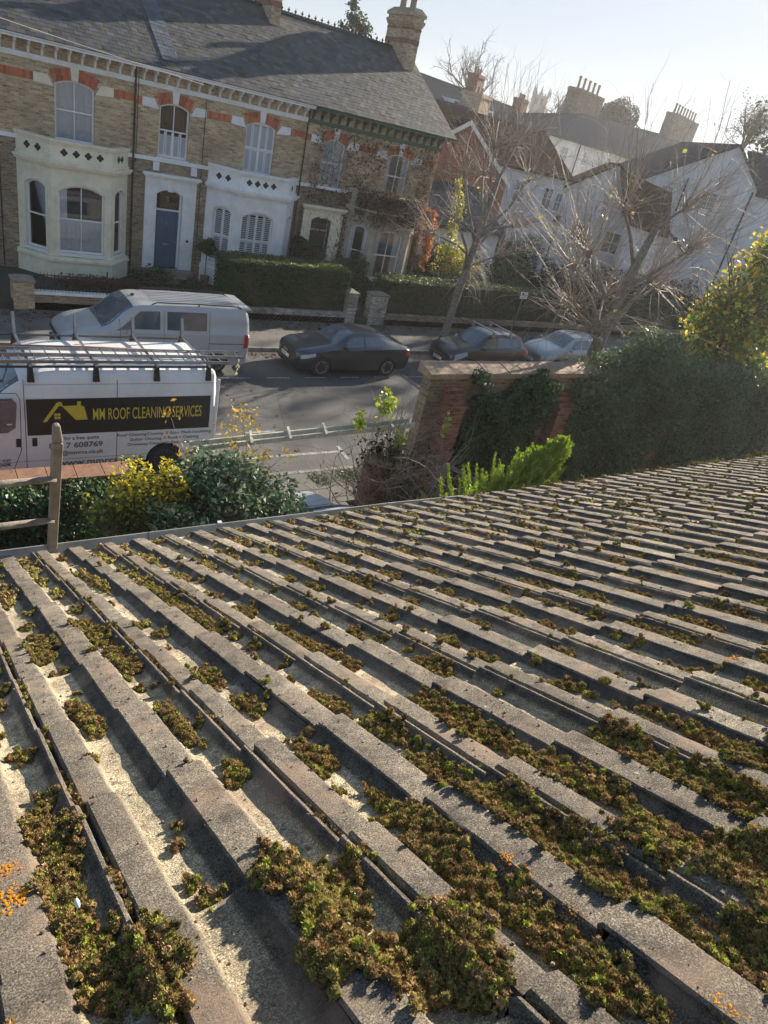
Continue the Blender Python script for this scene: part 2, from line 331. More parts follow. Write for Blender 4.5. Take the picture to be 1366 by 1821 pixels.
def window(parent, fr, u0, u1, z0, z1, rise, inside='curtain', back=.10, bars=1, sill=True, meet=.5):
    f = MB(); fw = .055
    f.fring(fr, arch(u0, u1, z0, z1, rise), arch(u0+fw, u1-fw, z0+fw, z1-fw, rise*.85), -back-.04, -back+.03)
    zm = z0+(z1-z0)*meet
    f.fbox(fr, u0+fw, u1-fw, -back-.02, -back+.02, zm-.025, zm+.025)
    top = z1-fw
    for k in range(bars):
        u = u0+(u1-u0)*(k+1)/(bars+1); f.fbox(fr, u-.016, u+.016, -back-.018, -back+.012, z0+fw, top-.01)
    o = obj('window', f, 'window_white', parent, bevel=.004)
    g = MB(); g.fprism(fr, arch(u0+.03, u1-.03, z0+.03, z1-.03, rise), -back-.032, -back-.027); obj('pane', g, 'window_glass', o)
    d = back+.055
    if inside == 'curtain' or inside == 'half' or inside == 'side':
        V = []; F = []; nu = 56
        segs = [(u0, u1, z0, z1)] if inside == 'curtain' else ([(u0, u1, z0, zm-.02)] if inside == 'half' else [(u0, u0+(u1-u0)*.22, z0, z1), (u1-(u1-u0)*.25, u1, z0, z1)])
        if inside == 'half': segs.append((u0, u0+(u1-u0)*.2, zm, z1-.1))
        cm = MB()
        for a0, a1, b0, b1 in segs:
            ph = random.random()*6; n = max(6, int(nu*(a1-a0)/(u1-u0))); V = []
            for i in range(n+1):
                u = a0+(a1-a0)*i/n; dd = d-.015*math.sin(u*42+ph)*(.6+.4*math.sin(u*9+ph))
                V += [fr.p(u, -dd, b0), fr.p(u, -dd-.01, b1)]
            cm.add(V, [(2*i, 2*i+2, 2*i+3, 2*i+1) for i in range(n)])
        obj('curtain', cm, 'curtain', o)
    elif inside.startswith('shutter'):
        cm = MB(); tops = zm if inside == 'shutter_half' else z1-.03
        npan = 4 if u1-u0 > .9 else 2
        open_ = inside == 'shutter_open'
        for k in range(npan):
            a0 = u0+(u1-u0)*k/npan+.01; a1 = u0+(u1-u0)*(k+1)/npan-.01
            cm.fbox(fr, a0, a0+.04, -d+.02, -d+.05, z0, tops); cm.fbox(fr, a1-.04, a1, -d+.02, -d+.05, z0, tops)
            for zc in (z0+.05, zm-.05, tops-.05): cm.fbox(fr, a0+.04, a1-.04, -d+.022, -d+.048, zc-.04, zc+.04)
            z = z0+.12
            while z < tops-.1:
                t = .030 if open_ else .05
                cm.add([fr.p(a0+.04, -d+.0, z), fr.p(a1-.04, -d+.0, z), fr.p(a1-.04, -d+.06, z-t), fr.p(a0+.04, -d+.06, z-t)], [(0, 1, 2, 3)])
                z += .07 if open_ else .052
        obj('shutter', cm, 'shutter', o)
    r = MB(); r.fbox(fr, u0+.02, u1-.02, -d-.42, -d-.40, z0, z1); r.fbox(fr, u0-.02, u0, -d-.42, -back-.04, z0, z1); r.fbox(fr, u1, u1+.02, -d-.42, -back-.04, z0, z1)
    obj('dark_interior', r, 'dark_room', o)
    if sill:
        s = MB(); s.fbox(fr, u0-.06, u1+.06, -back+.03, .07, z0-.11, z0-.004); obj('sill', s, 'window_white', o, bevel=.01)
    return o
# ---------------------------------------------------------------- foliage, twigs, slates
def rot_rand(n, up=.0, rg=None):
    rg = rg or rng
    a = rg.normal(size=(n, 3)); a[:, 2] += up*2; a /= np.linalg.norm(a, axis=1)[:, None]
    b = rg.normal(size=(n, 3)); b -= a*(a*b).sum(1)[:, None]; b /= np.linalg.norm(b, axis=1)[:, None]
    return a, b, np.cross(a, b)
def leaf_arrays(P, size, pal, up=.3, aspect=.55, jit=.35, rg=None):
    """each leaf: a pointed, folded blade of four triangles"""
    rg = rg or rng; n = len(P); nrm, b, c = rot_rand(n, up, rg)
    s = (size*(1+jit*rg.normal(size=n)).clip(.35, 2))[:, None]; wv = s*aspect
    V = np.stack([P-b*s*.5, P+c*wv*.5+nrm*wv*.16, P+b*s*.5, P-c*wv*.5+nrm*wv*.16], 1).reshape(-1, 3)
    i = np.arange(n)[:, None]*4; F = np.concatenate([i+np.array([0, 1, 2]), i+np.array([0, 2, 3])])
    pal = np.array(pal); k = rg.integers(0, len(pal), n); C = pal[k]*(1+.22*rg.normal(size=(n, 1))).clip(.5, 1.6)
    return V, F, np.repeat(C, 4, 0)
def blob_points(blobs, n, shell=.45, lump=.22, rg=None):
    rg = rg or rng; vol = np.array([b[3]*b[4]*b[5] for b in blobs])**.72; cnt = (n*vol/vol.sum()).astype(int); out = []
    for (x, y, z, rx, ry, rz), m in zip(blobs, cnt):
        d = rg.normal(size=(m, 3)); d /= np.linalg.norm(d, axis=1)[:, None]
        ph = rg.random(9)*6.28
        k = 1+lump*(np.sin(d[:, 0]*5+ph[0])*np.sin(d[:, 1]*6+ph[1])+np.sin(d[:, 2]*7+ph[2]+d[:, 0]*4))
        r = (1-shell*rg.random(m)**1.6)*k
        out.append(np.array([x, y, z])+d*r[:, None]*np.array([rx, ry, rz]))
    return np.concatenate(out)
def foliage(name, blobs, n, size, pal, parent=None, mat='leaf', up=.35, shell=.5, lump=.2, core=True, aspect=.55, tip=None, zmin=None):
    P = blob_points(blobs, n, shell, lump)
    if zmin is not None: P = P[P[:, 2] > zmin]
    V, F, C = leaf_arrays(P, size, pal, up, aspect)
    if tip:   # lighter leaf colour for the growing tips of the plant
        z0, z1, col = tip; k = ((P[:, 2]-z0)/(z1-z0)).clip(0, 1)*(rng.random(len(P)) < .75); k = np.repeat(k, 4)[:, None]; C = C*(1-k)+np.array(col)*k*(.8+.4*rng.random((len(C), 1)))
    return npobj(name, V, F, mat, parent, C)
ICO = None
def ico(sub):
    b = bmesh.new(); bmesh.ops.create_icosphere(b, subdivisions=sub, radius=1); V = np.array([v.co[:] for v in b.verts]); F = np.array([[v.index for v in f.verts] for f in b.faces]); b.free(); return V, F
ICO1, ICO2 = ico(1), ico(2)
def blobs_mesh(P, rad, col, base, squash=.75, rough=.28, tint=.15):
    V0, F0 = base; n, m = len(P), len(V0)
    V = V0[None]*(1+rough*rng.normal(size=(n, m, 1)))*rad[:, None, None]*np.array([1, 1, squash])+P[:, None]
    F = (F0[None]+(np.arange(n)*m)[:, None, None]).reshape(-1, 3)
    C = np.repeat(col, m, 0).reshape(n, m, 3)*(1+tint*rng.normal(size=(n, m, 1))).clip(.4, 1.7)
    return V.reshape(-1, 3), F, C.reshape(-1, 3)
def core_mesh(name, blobs, parent, mat='twig_dark', k=.62):
    mb = MB(); V0, F0 = ICO2
    for x, y, z, rx, ry, rz in blobs: mb.add([(x+v[0]*rx*k, y+v[1]*ry*k, z+v[2]*rz*k) for v in V0], F0.tolist())
    return obj(name, mb, mat, parent)
class Twigs:
    """many thin tapered tubes kept in one mesh"""
    def __init__(s, n=4): s.V = []; s.F = []; s.n = n; s.k = 0
    def add(s, pts, r0, r1):
        P = np.array(pts, float); K = len(P); n = s.n
        D = np.gradient(P, axis=0); D /= np.linalg.norm(D, axis=1)[:, None]+1e-9
        up = np.array([.13, .21, 1.]); A = np.cross(D, up); A /= np.linalg.norm(A, axis=1)[:, None]+1e-9; B = np.cross(A, D)
        t = np.arange(n)*2*math.pi/n; r = np.linspace(r0, r1, K)
        V = P[:, None]+(A[:, None]*np.cos(t)[None, :, None]+B[:, None]*np.sin(t)[None, :, None])*r[:, None, None]
        s.V.append(V.reshape(-1, 3)); i = np.arange(K-1)[:, None]*n; k = np.arange(n)[None]; k2 = (k+1) % n
        s.F.append(np.stack([i+k, i+k2, i+n+k2, i+n+k], -1).reshape(-1, 4)+s.k); s.k += K*n
    def build(s, name, mat, parent): return npobj(name, np.concatenate(s.V), np.concatenate(s.F), mat, parent, smooth=True)
def grow(tw, p, d, L, r, depth, spread=.5, lift=.12, kids=4, seg=5, ends=None, wob=.12, shrink=.6):
    pts = [np.array(p, float)]; d = np.array(d, float); d /= np.linalg.norm(d)
    for i in range(seg):
        d = d+rng.normal(size=3)*wob+np.array([0, 0, lift]); d /= np.linalg.norm(d); pts.append(pts[-1]+d*L/seg)
    tw.add(pts, r, r*.45 if depth else r*.3)
    if ends is not None and depth == 0: ends.append(pts[-1])
    if depth > 0:
        for k in range(kids):
            t = .3+.7*(k+rng.random())/kids; i = min(seg-1, int(t*seg)); q = pts[i]+(pts[i+1]-pts[i])*(t*seg-i)
            nd = d+rng.normal(size=3)*spread; grow(tw, q, nd, L*shrink*(.7+.5*rng.random()), r*.5, depth-1, spread, lift, kids, seg, ends, wob, shrink)
def slates(x0, x1, a, b, gauge=.21, wid=.27, th=.003, pal=None, rg=None, jit=.0018):
    """lapped slates on a slope from eave a=(y,z) up to ridge b=(y,z)"""
    rg = rg or rng; dy, dz = b[0]-a[0], b[1]-a[1]; L = math.hypot(dy, dz); ty, tz = dy/L, dz/L; ny, nz = -tz, ty
    if ny*0+nz < 0: ny, nz = -ny, -nz
    rows = int(L/gauge); V = []; C = []
    pal = np.array(pal)
    for r in range(rows+1):
        s0 = r*gauge-.02; s1 = min(s0+gauge*1.7, L); n = int((x1-x0)/wid)+2
        xs = x0-wid*(.5 if r % 2 else 0)+np.arange(n)*wid
        for x in xs:
            xa, xb = max(x0, x+.004), min(x1, x+wid-.004)
            if xb-xa < .03: continue
            j = rg.normal()*jit; t0 = s0+rg.normal()*.006; lift = th*2.1+abs(rg.normal())*jit*1.3+(.007 if rg.random() < .07 else 0); tw = rg.normal()*jit*.9
            for (xx, s, h) in ((xa, t0, lift+tw), (xb, t0, lift-tw), (xb, s1, th*.2), (xa, s1, th*.2)):
                V.append((xx, a[0]+ty*s+ny*(h+th), a[1]+tz*s+nz*(h+th)))
            for (xx, s, h) in ((xa, t0, lift+tw), (xb, t0, lift-tw), (xb, s1, th*.2), (xa, s1, th*.2)):
                V.append((xx, a[0]+ty*s+ny*h, a[1]+tz*s+nz*h))
            C.append(pal[rg.integers(0, len(pal))]*(1+.16*rg.normal()))
    V = np.array(V); n = len(V)//8; i = np.arange(n)[:, None]*8
    F = np.concatenate([i+np.array(q) for q in ((0, 1, 2, 3), (0, 4, 5, 1), (1, 5, 6, 2), (3, 7, 4, 0), (4, 7, 6, 5))])
    return V, F, np.repeat(np.clip(np.array(C), .01, 1), 8, 0)
# ---------------------------------------------------------------- the setting
def sheet(name, mat, x0, x1, y0, y1, z, sub=1):
    mb = MB(); mb.add([(x0, y0, z), (x1, y0, z), (x1, y1, z), (x0, y1, z)], [(0, 1, 2, 3)])
    return tag(obj(name, mb, mat), kind='structure')
sheet('ground', 'soil', -150, 320, -80, 350, -.13)
sheet('road', 'asphalt', -150, 320, 12.80, 20.95, -.012)
mb = MB(); mb.box(-150, 320, 21.08, 24.02, -.12, .10); tag(obj('far_pavement', mb, 'paving'), kind='structure')
mb = MB(); x = -60.0
while x < 110: mb.box(x, x+.905, 20.95, 21.08, -.12, .108); x += .915
tag(obj('far_kerb', mb, 'kerb', bevel=.012), kind='structure')
mb = MB(); mb.box(-150, 320, 11.28, 12.67, -.12, .03); tag(obj('near_pavement', mb, 'paving'), kind='structure')
mb = MB(); x = -60.0
while x < 110: mb.box(x, x+.905, 12.67, 12.80, -.12, .04); x += .915
tag(obj('near_kerb', mb, 'kerb', bevel=.012), kind='structure')
mb = MB(); mb.box(3.6, 8.2, -4, 11.28, -.12, .028); tag(obj('driveway', mb, 'paving'), kind='structure')
mb = MB(); mb.box(-40, 110, 24.02, 60, -.12, .34); tag(obj('front_garden_ground', mb, 'soil'), kind='structure')
# painted bay lines and dashes
mb = MB()
def dash(x0, x1, y, w=.09, sk=0): mb.add([(x0, y-w/2, -.007), (x1, y-w/2+sk, -.007), (x1, y+w/2+sk, -.007), (x0, y+w/2, -.007)], [(0, 1, 2, 3)])
dash(-6, 9.5, 13.66, .1); mb.add([(9.36, 13.2, -.007), (9.46, 13.2, -.007), (9.56, 13.95, -.007), (9.46, 13.95, -.007)], [(0, 1, 2, 3)])
for x in np.arange(-9.2, 60, 1.5): dash(x, x+.85, 15.0)
for x in np.arange(-8, 60, 1.35): dash(x, x+.8, 18.62, .075)
tag(obj('road_markings', mb, 'line_paint'), kind='structure')
# low tarmac verge with grass and moss at the kerb
P = np.stack([rng.uniform(7.9, 10.4, 5000), 12.35+.16*rng.normal(size=5000), np.full(5000, .045)], 1)
P = P[(np.sin(P[:, 0]*5)+rng.random(len(P))*1.4 > .2)]
V, F, C = leaf_arrays(P, .05, [(.05, .11, .02), (.08, .13, .03), (.06, .07, .03)], 1.2, .3)
tag(npobj('verge_grass', V, F, 'leaf', None, C), kind='stuff', label='green grass tufts along the near kerb beside the gate', cat='grass')
P = np.concatenate([np.stack([rng.uniform(2, 34, 1500), 20.75+np.abs(rng.normal(size=1500))*-.25, np.full(1500, .0)], 1),
                    np.stack([rng.uniform(2, 34, 2600), 24.0-np.abs(rng.normal(size=2600))*.7, np.full(2600, .112)], 1),
                    np.stack([rng.uniform(-4, 30, 500), rng.uniform(13, 20.5, 500), np.full(500, .0)], 1),
                    np.stack([rng.uniform(4, 12, 160), rng.uniform(8, 12.6, 160), np.full(160, .045)], 1)])
V, F, C = leaf_arrays(P, .085, [(.16, .09, .04), (.22, .12, .05), (.10, .06, .035), (.3, .18, .07)], 2.5, .8)
tag(npobj('fallen_leaves', V, F, 'dry_leaf', None, C), kind='stuff', label='brown fallen leaves scattered over pavement and gutter', cat='leaves')
# ---------------------------------------------------------------- the roof underfoot
RO = Vector((0.3129182, 0.4579956, 6.88216066)); RU = Vector((.99993513, .01138986, 0)); RV = Vector((-.0102685, .90148918, -.4326798)); RN = Vector((-.00492816, .43265174, .90154766))
RO, RU, RV, RN = map(np.array, (RO, RU, RV, RN)); G = .34317; TH = .017
PROF = [(0, .0255), (.005, .0300), (.03, .0305), (.059, .0302), (.0635, .0280), (.072, .011), (.080, .002), (.085, 0), (.105, -.001), (.122, 0), (.127, .002), (.134, .013), (.141, .025), (.146, .0297), (.151, .0285), (.1545, .018), (.156, .003), (.161, .003), (.1625, .021), (.166, .0285), (.185, .0292), (.205, .0285), (.210, .026), (.217, .012), (.223, .002), (.229, 0), (.250, -.001), (.272, 0), (.279, .003), (.288, .010), (.3020, .0245)]
PX = np.array([p[0] for p in PROF]); PH = np.array([p[1] for p in PROF])
def prof(x): return np.interp(np.mod(x, .3), PX, PH)*.76
home = thing('house', 'house with the moss covered concrete tile roof in the foreground', 'house', (3, 0, 0))
wl = MB(); wl.box(-6, 22, -8, 2.55, -.12, 5.45); obj('wall', wl, BUFF_D, home)
V = []; F = []; C = []; k = 0
DARK = ((PX > .128) & (PX < .143)) | ((PX > .276) | (PX < .002)) | ((PX > .155) & (PX < .1615))   # shade painted over algae on left-facing slopes and in the groove
NV = 14
rr = np.random.default_rng(11)
for j in range(-5, 9):
    for i in range(-4, 34):
        if j < -1 and i > 12: continue
        jx, jv, jh, tl = rr.normal()*.0012, rr.normal()*.004, rr.normal()*.0010, rr.normal()*.0022
        tone = 1+.10*rr.normal(); pale = rr.random() < .06
        vs = np.linspace(0, 1, NV)**.8*(1 if j < 8 else max(.2, 1.02-.034*i))
        for a, t in enumerate(vs):
            v = (j-1+t)*G+jv; lift = TH*(.05+.95*t)+jh*t
            hh = PH*.76+lift+.0005*rr.normal(size=len(PX))
            edge = .0035*rr.normal(size=len(PX)) if a == NV-1 else 0
            xx = i*.3+PX+jx+tl*(t-.5)*.6
            P = RO+np.outer(xx, RU)+np.outer(v+edge+np.zeros(len(PX)), RV)+np.outer(hh-.03, RN)
            V.append(P)
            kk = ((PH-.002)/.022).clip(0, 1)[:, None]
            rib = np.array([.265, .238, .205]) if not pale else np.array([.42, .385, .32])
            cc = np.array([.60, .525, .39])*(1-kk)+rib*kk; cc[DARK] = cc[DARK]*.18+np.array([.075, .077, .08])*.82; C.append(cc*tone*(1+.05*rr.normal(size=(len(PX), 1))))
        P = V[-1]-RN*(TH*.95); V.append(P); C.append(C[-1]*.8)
        n = len(PX); a = np.arange(NV)[:, None]*n; b = np.arange(n-1)[None]
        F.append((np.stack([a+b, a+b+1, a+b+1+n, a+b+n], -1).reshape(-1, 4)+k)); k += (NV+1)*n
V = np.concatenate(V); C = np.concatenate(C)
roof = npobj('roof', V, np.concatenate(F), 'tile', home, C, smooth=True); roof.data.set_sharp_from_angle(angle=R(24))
mb = MB(); q = lambda u, v, h: tuple(RO+RU*u+RV*v+RN*h)
mb.hull([q(-1.4, -3.2, -.07), q(10.4, -3.2, -.07), q(10.4, 8*G-.04, -.07), q(-1.4, 8*G-.04, -.07)], [q(-1.4, -3.2, -.16), q(10.4, -3.2, -.16), q(10.4, 8*G-.04, -.16), q(-1.4, 8*G-.04, -.16)])
obj('roof_deck', mb, 'wood_grey', roof)
gy = 2.975; gz = 5.60    # grey half round gutter with clips
mb = MB()
for x0 in np.arange(-2, 10.3, 1.5):
    n = 10; V_ = []
    for x in (x0, x0+1.496):
        yy = gy-.0350*(x-.3); zz_ = gz+.0160*(x-.3)-(.035 if x > 3.9 else 0)
        for r_ in (.056, .050):
            for k in range(n+1):
                t = math.pi+math.pi*k/n; V_.append((x, yy+.03+r_*math.cos(t), zz_+.055+r_*math.sin(t)))
    m_ = n+1; F_ = []
    for k in range(n): F_ += [(k, k+1, 2*m_+k+1, 2*m_+k), (m_+k, 3*m_+k, 3*m_+k+1, m_+k+1)]
    for e in (0, n): F_ += [(e, m_+e, 3*m_+e, 2*m_+e)]
    mb.add(V_, F_)
gut = obj('gutter', mb, 'pvc', home)
for x in (1.38,):
    mb = MB(); mb.box(x, x+.022, gy+.045, gy+.065, gz+.055, gz+.078); obj('gutter_clip', mb, 'window_white', gut)
mb = MB(); mb.box(-2, 10.4, 2.86, 2.90, 5.35, 5.60); obj('fascia', mb, 'white_paint', home)
# moss: thousands of small rough cushions in the pans, thickest low in the picture
def roofp(u, v, h): return RO+np.outer(u, RU)+np.outer(v, RV)+np.outer(h-.03, RN)
def tile_h(u, v):
    t = np.mod(v/G, 1); return prof(u)+TH*(.05+.95*t)
mr = np.random.default_rng(23)
pan_c = np.array([.104, .250]); U = []; Vv = []; RR = []; cl = []
ncl = 0
def cluster(u, v, su, sv, n, r, hue):
    n = int(n*(4.2 if r < .006 else 3.0)); th_ = mr.random(n)*6.283; rd = mr.random(n)**.5*1.75*(1+.25*np.sin(th_*3+hue*20)+.15*np.sin(th_*7+hue*50))
    a = rd*np.cos(th_); b = rd*np.sin(th_); U.append(u+a*su); Vv.append(v+b*sv); RR.append(r*(.65+.7*mr.random(n))); cl.append(np.full(n, hue))
for j in range(-4, 9):
    for i in range(-2, 26):
        for pc in pan_c:
            u0 = i*.3+pc; v0 = (j-1)*G; dist = math.hypot(u0-.3, v0+.6)
            dens = 1.2+.25*math.sin(i*1.7+j*.9)+.25*math.sin(i*.6-j*1.3+1)
            if j <= 1 and u0 > .3: dens += .2
            if i in (0, 1) and j in (1, 2, 3) : dens -= .25
            if i > 12: dens -= .35
            for q_ in range(mr.poisson(2.2)):   # scraps and crumbs, on the ribs too
                cluster(u0+mr.normal()*.035, v0+G*mr.random(), .006, .008, mr.integers(2, 7), .0042 if dist < 2.6 else .0065, mr.random())
            for q_ in range(mr.poisson(max(.15, dens)*1.9)):
                t = mr.beta(2.2, 1.4); near = dist < 2.6
                big = mr.random() < .26+.2*(j <= 1)
                n = int((46 if big else 14)*(1 if near else .55)); r = .0046 if near else .0075
                cluster(u0+mr.normal()*.010, v0+G*t, .017 if big else .011, mr.uniform(.025, .055) if big else .015, n, r, mr.random())
        # joint moss in the groove of the interlock
        for q_ in range(3):
            if mr.random() < .55: cluster(i*.3+.1585, (j-1+mr.random())*G, .0022, .035, 16, .0045, mr.random()*.6)
# big cushions that spill over the ribs near the lower edge of the view
for u, v, su, sv, n in ((.08, -.08, .05, .06, 520), (.03, -.16, .03, .04, 300), (.12, -.25, .06, .06, 520), (.26, -.13, .022, .08, 300), (.38, -.10, .03, .10, 360), (.40, -.28, .03, .10, 360), (.26, -.33, .02, .1, 250), (.52, -.30, .05, .08, 380), (.55, -.42, .06, .08, 500), (.42, -.50, .08, .06, 500), (.56, -.10, .02, .1, 220), (.70, -.15, .022, .12, 280), (.86, -.20, .025, .12, 300), (.72, -.36, .04, .1, 320), (.95, -.35, .05, .1, 320), (1.1, -.3, .05, .12, 300), (-.2, .10, .020, .12, 420), (-.2, .33, .02, .05, 240), (-.14, -.08, .02, .06, 220), (.27, .02, .02, .08, 240), (.56, .12, .02, .1, 200), (.11, .30, .015, .03, 90), (.10, .55, .02, .07, 170), (.25, .55, .02, .04, 110), (.40, .45, .02, .06, 150), (.55, .75, .022, .10, 240), (-.05, .75, .02, .08, 190), (.1, 1.05, .02, .1, 220), (.4, 1.35, .022, .16, 300), (.4, 1.75, .02, .14, 240), (.25, 2.1, .02, .14, 200)):
    for q_ in range(5): cluster(u+mr.normal()*su*.45, v+mr.normal()*sv*.5, su*.40, sv*.55, n//8, .0050, mr.random())
U = np.concatenate(U); Vv = np.concatenate(Vv); RR = np.concatenate(RR); cl = np.concatenate(cl)
ok = (Vv < 7.9*G); U, Vv, RR, cl = U[ok], Vv[ok], RR[ok], cl[ok]
lump = .3*RR+.010*(np.sin(U*190+cl*9)*np.sin(Vv*160+cl*5)).clip(0, 1)+.004*mr.random(len(U))
P = roofp(U, Vv, tile_h(U, Vv)+lump)
pal = np.array([(.31, .22, .085), (.36, .23, .10), (.24, .19, .07), (.35, .31, .09), (.40, .26, .14), (.28, .24, .08)])
kc = (((cl*6+1.3*np.sin(U*60+cl*7)+1.2*np.sin(Vv*50+cl*3)).astype(int))+mr.integers(0, 2, len(cl))) % 6; MC = pal[kc]*(1+.25*mr.normal(size=(len(cl), 1))).clip(.5, 1.7)
gm = mr.random(len(cl)) < (.04+.45*(np.sin(U*70+cl*30)*np.sin(Vv*55+cl*11) > .70)); MC[gm] = np.array([.34, .36, .07])*(1+.3*mr.random((gm.sum(), 1)))
near = np.hypot(U-.5, Vv+.2) < 2.0
Va, Fa, Ca = blobs_mesh(P[near], RR[near]*.9, MC[near]*.55, ICO2, .85, .30, .3)  # cushion bodies darkened, putting shade into the gaps between shoots
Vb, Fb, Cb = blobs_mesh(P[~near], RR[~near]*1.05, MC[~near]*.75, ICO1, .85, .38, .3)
def sprigs(P, rad, col, k, L):   # short pointed shoots that make the cushions fuzzy
    n = len(P); d = mr.normal(size=(n*k, 3)); d += RN*1.1; d /= np.linalg.norm(d, axis=1)[:, None]; s_ = np.cross(d, mr.normal(size=d.shape)); s_ /= np.linalg.norm(s_, axis=1)[:, None]
    b = np.repeat(P, k, 0)+d*np.repeat(rad, k)[:, None]*.8; l = (L*(.6+.8*mr.random(n*k)))[:, None]
    V = np.stack([b-s_*l*.24, b+s_*l*.24, b+d*l], 1).reshape(-1, 3); c = np.repeat(col, k, 0)*(1+.35*mr.normal(size=(n*k, 1))).clip(.3, 2)
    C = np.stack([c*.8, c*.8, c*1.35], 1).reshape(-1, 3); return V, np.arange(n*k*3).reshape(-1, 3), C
Vc, Fc, Cc = sprigs(P[near], RR[near], MC[near]*.95, 26, .0033)
Vd, Fd_, Cd = sprigs(P[~near], RR[~near], MC[~near], 5, .0045)
k1, k2, k3 = len(Va), len(Va)+len(Vb), len(Va)+len(Vb)+len(Vc)
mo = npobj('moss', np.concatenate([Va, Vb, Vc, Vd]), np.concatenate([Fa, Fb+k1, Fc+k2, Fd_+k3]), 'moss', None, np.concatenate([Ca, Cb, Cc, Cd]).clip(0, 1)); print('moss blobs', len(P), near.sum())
tag(mo, 'brown and green moss cushions growing in the channels of the tiled roof', 'moss', kind='stuff')
# grit and pale crumbs lying in the pans
n = 16000; u = mr.uniform(-1, 6.5, n)*mr.random(n)**.5; v = mr.uniform(-1.2, 7.9*G, n); P = roofp(u, v, tile_h(u, v)+.001)
Vg, Fg, Cg = blobs_mesh(P, .0010+.0028*mr.random(n)**4, np.tile([[.22, .17, .12]], (n, 1))*(.5+mr.random((n, 1))), ICO1, .6, .2)
tag(npobj('grit', Vg, Fg, 'moss', None, Cg), 'loose grit and crumbs of moss lying on the roof tiles', 'grit', kind='stuff')
def lichen(u, v, s, label):
    a = [(u+mr.normal()*s, v+mr.normal()*s*1.3) for _ in range(60)]; A = np.array(a)
    P = roofp(A[:, 0], A[:, 1], tile_h(A[:, 0], A[:, 1])+.0008)
    Vl, Fl, Cl = blobs_mesh(P, s*.2*(.4+mr.random(len(P))), np.tile([[.62, .27, .03]], (len(P), 1)), ICO2, .25, .22)
    tag(npobj('lichen', Vl, Fl, 'moss', None, Cl), label, 'lichen')
lichen(-.258, .165, .010, 'largest orange lichen patch, on the wide rib at the left edge of the roof')
lichen(-.262, .235, .007, 'orange lichen just beyond the largest patch at the left edge')
lichen(.305, -.180, .0055, 'orange lichen spot on the left edge of the wide near rib')
lichen(.372, -.222, .006, 'bright orange lichen on the moss right of the wide near rib')
lichen(.297, -.295, .006, 'orange lichen near the lower end of the wide near rib')
lichen(.190, -.262, .006, 'orange lichen on the narrow rib below the ghost of moss at centre')
lichen(.310, -.490, .008, 'orange lichen at the bottom edge right of centre')
lichen(.031, .256, .005, 'small orange lichen on the wide rib above the sandy channel')
lichen(1.154, .547, .009, 'orange lichen above a mossy channel in the middle of the roof')
lichen(1.232, .002, .010, 'orange lichen at the right side of the roof halfway up')
mb = MB(); c = RO+RU*-.198+RV*.088+RN*.012; mb.add([tuple(c+np.array(v)*np.array([.0035, .0075, .004])) for v in ICO2[0]], ICO2[1].tolist())
tag(obj('pebble', mb, 'pale_paint', smooth=True), 'small pale pebble lying on the moss at lower left', 'pebble')
# ---------------------------------------------------------------- terrace of three brick houses across the road
FY = 28.0; FRT = Fr((0, FY), (1, 0))
ROOF_A, ROOF_B = (27.52, 7.50), (32.6, 10.47)
SLP = [(.062, .066, .078), (.085, .084, .090), (.050, .054, .064), (.10, .092, .088), (.070, .067, .066), (.075, .084, .062)]
def bracket(parent, x, mat):
    mb = MB(); mb.fprism(FRT, [(0, 0)]*0 or [(x-.035, 7.02), (x+.035, 7.02), (x+.035, 7.36), (x-.035, 7.36)], 0, .10)
    V = [(x-.035, FY-.10, 7.10), (x-.035, FY-.10, 7.36), (x-.035, FY-.36, 7.36), (x-.035, FY-.34, 7.28), (x-.035, FY-.18, 7.22)]
    mb.hull([(v[0], v[1], v[2]) for v in V], [(v[0]+.07, v[1], v[2]) for v in V]); return obj('bracket', mb, mat, parent)
def offset_path(P, d):
    out = []
    for i, p in enumerate(P):
        a = P[max(i-1, 0)]; b = P[min(i+1, len(P)-1)]
        def nn(q, r):
            dx, dy = r[0]-q[0], r[1]-q[1]; l = math.hypot(dx, dy); return (dy/l, -dx/l)
        if i == 0: n = nn(p, b); k = 1
        elif i == len(P)-1: n = nn(a, p); k = 1
        else:
            n1, n2 = nn(a, p), nn(p, b); n = (n1[0]+n2[0], n1[1]+n2[1]); l = math.hypot(*n); n = (n[0]/l, n[1]/l); k = 1/(n[0]*n1[0]+n[1]*n1[1])
        out.append((p[0]+n[0]*d*k, p[1]+n[1]*d*k))
    return out
def band(mb, P, d0, d1, z0, z1):
    A, B = offset_path(P, d0), offset_path(P, d1); n = len(P)
    V = [(x, y, z0) for x, y in A]+[(x, y, z0) for x, y in B]+[(x, y, z1) for x, y in A]+[(x, y, z1) for x, y in B]
    F = []
    for i in range(n-1): F += [(i, i+1, n+i+1, n+i), (2*n+i, 3*n+i, 3*n+i+1, 2*n+i+1), (n+i, n+i+1, 3*n+i+1, 3*n+i), (i, 2*n+i, 2*n+i+1, i+1)]
    F += [(0, n, 3*n, 2*n), (n-1, 3*n-1, 4*n-1, 2*n-1)]
    mb.add(V, F)
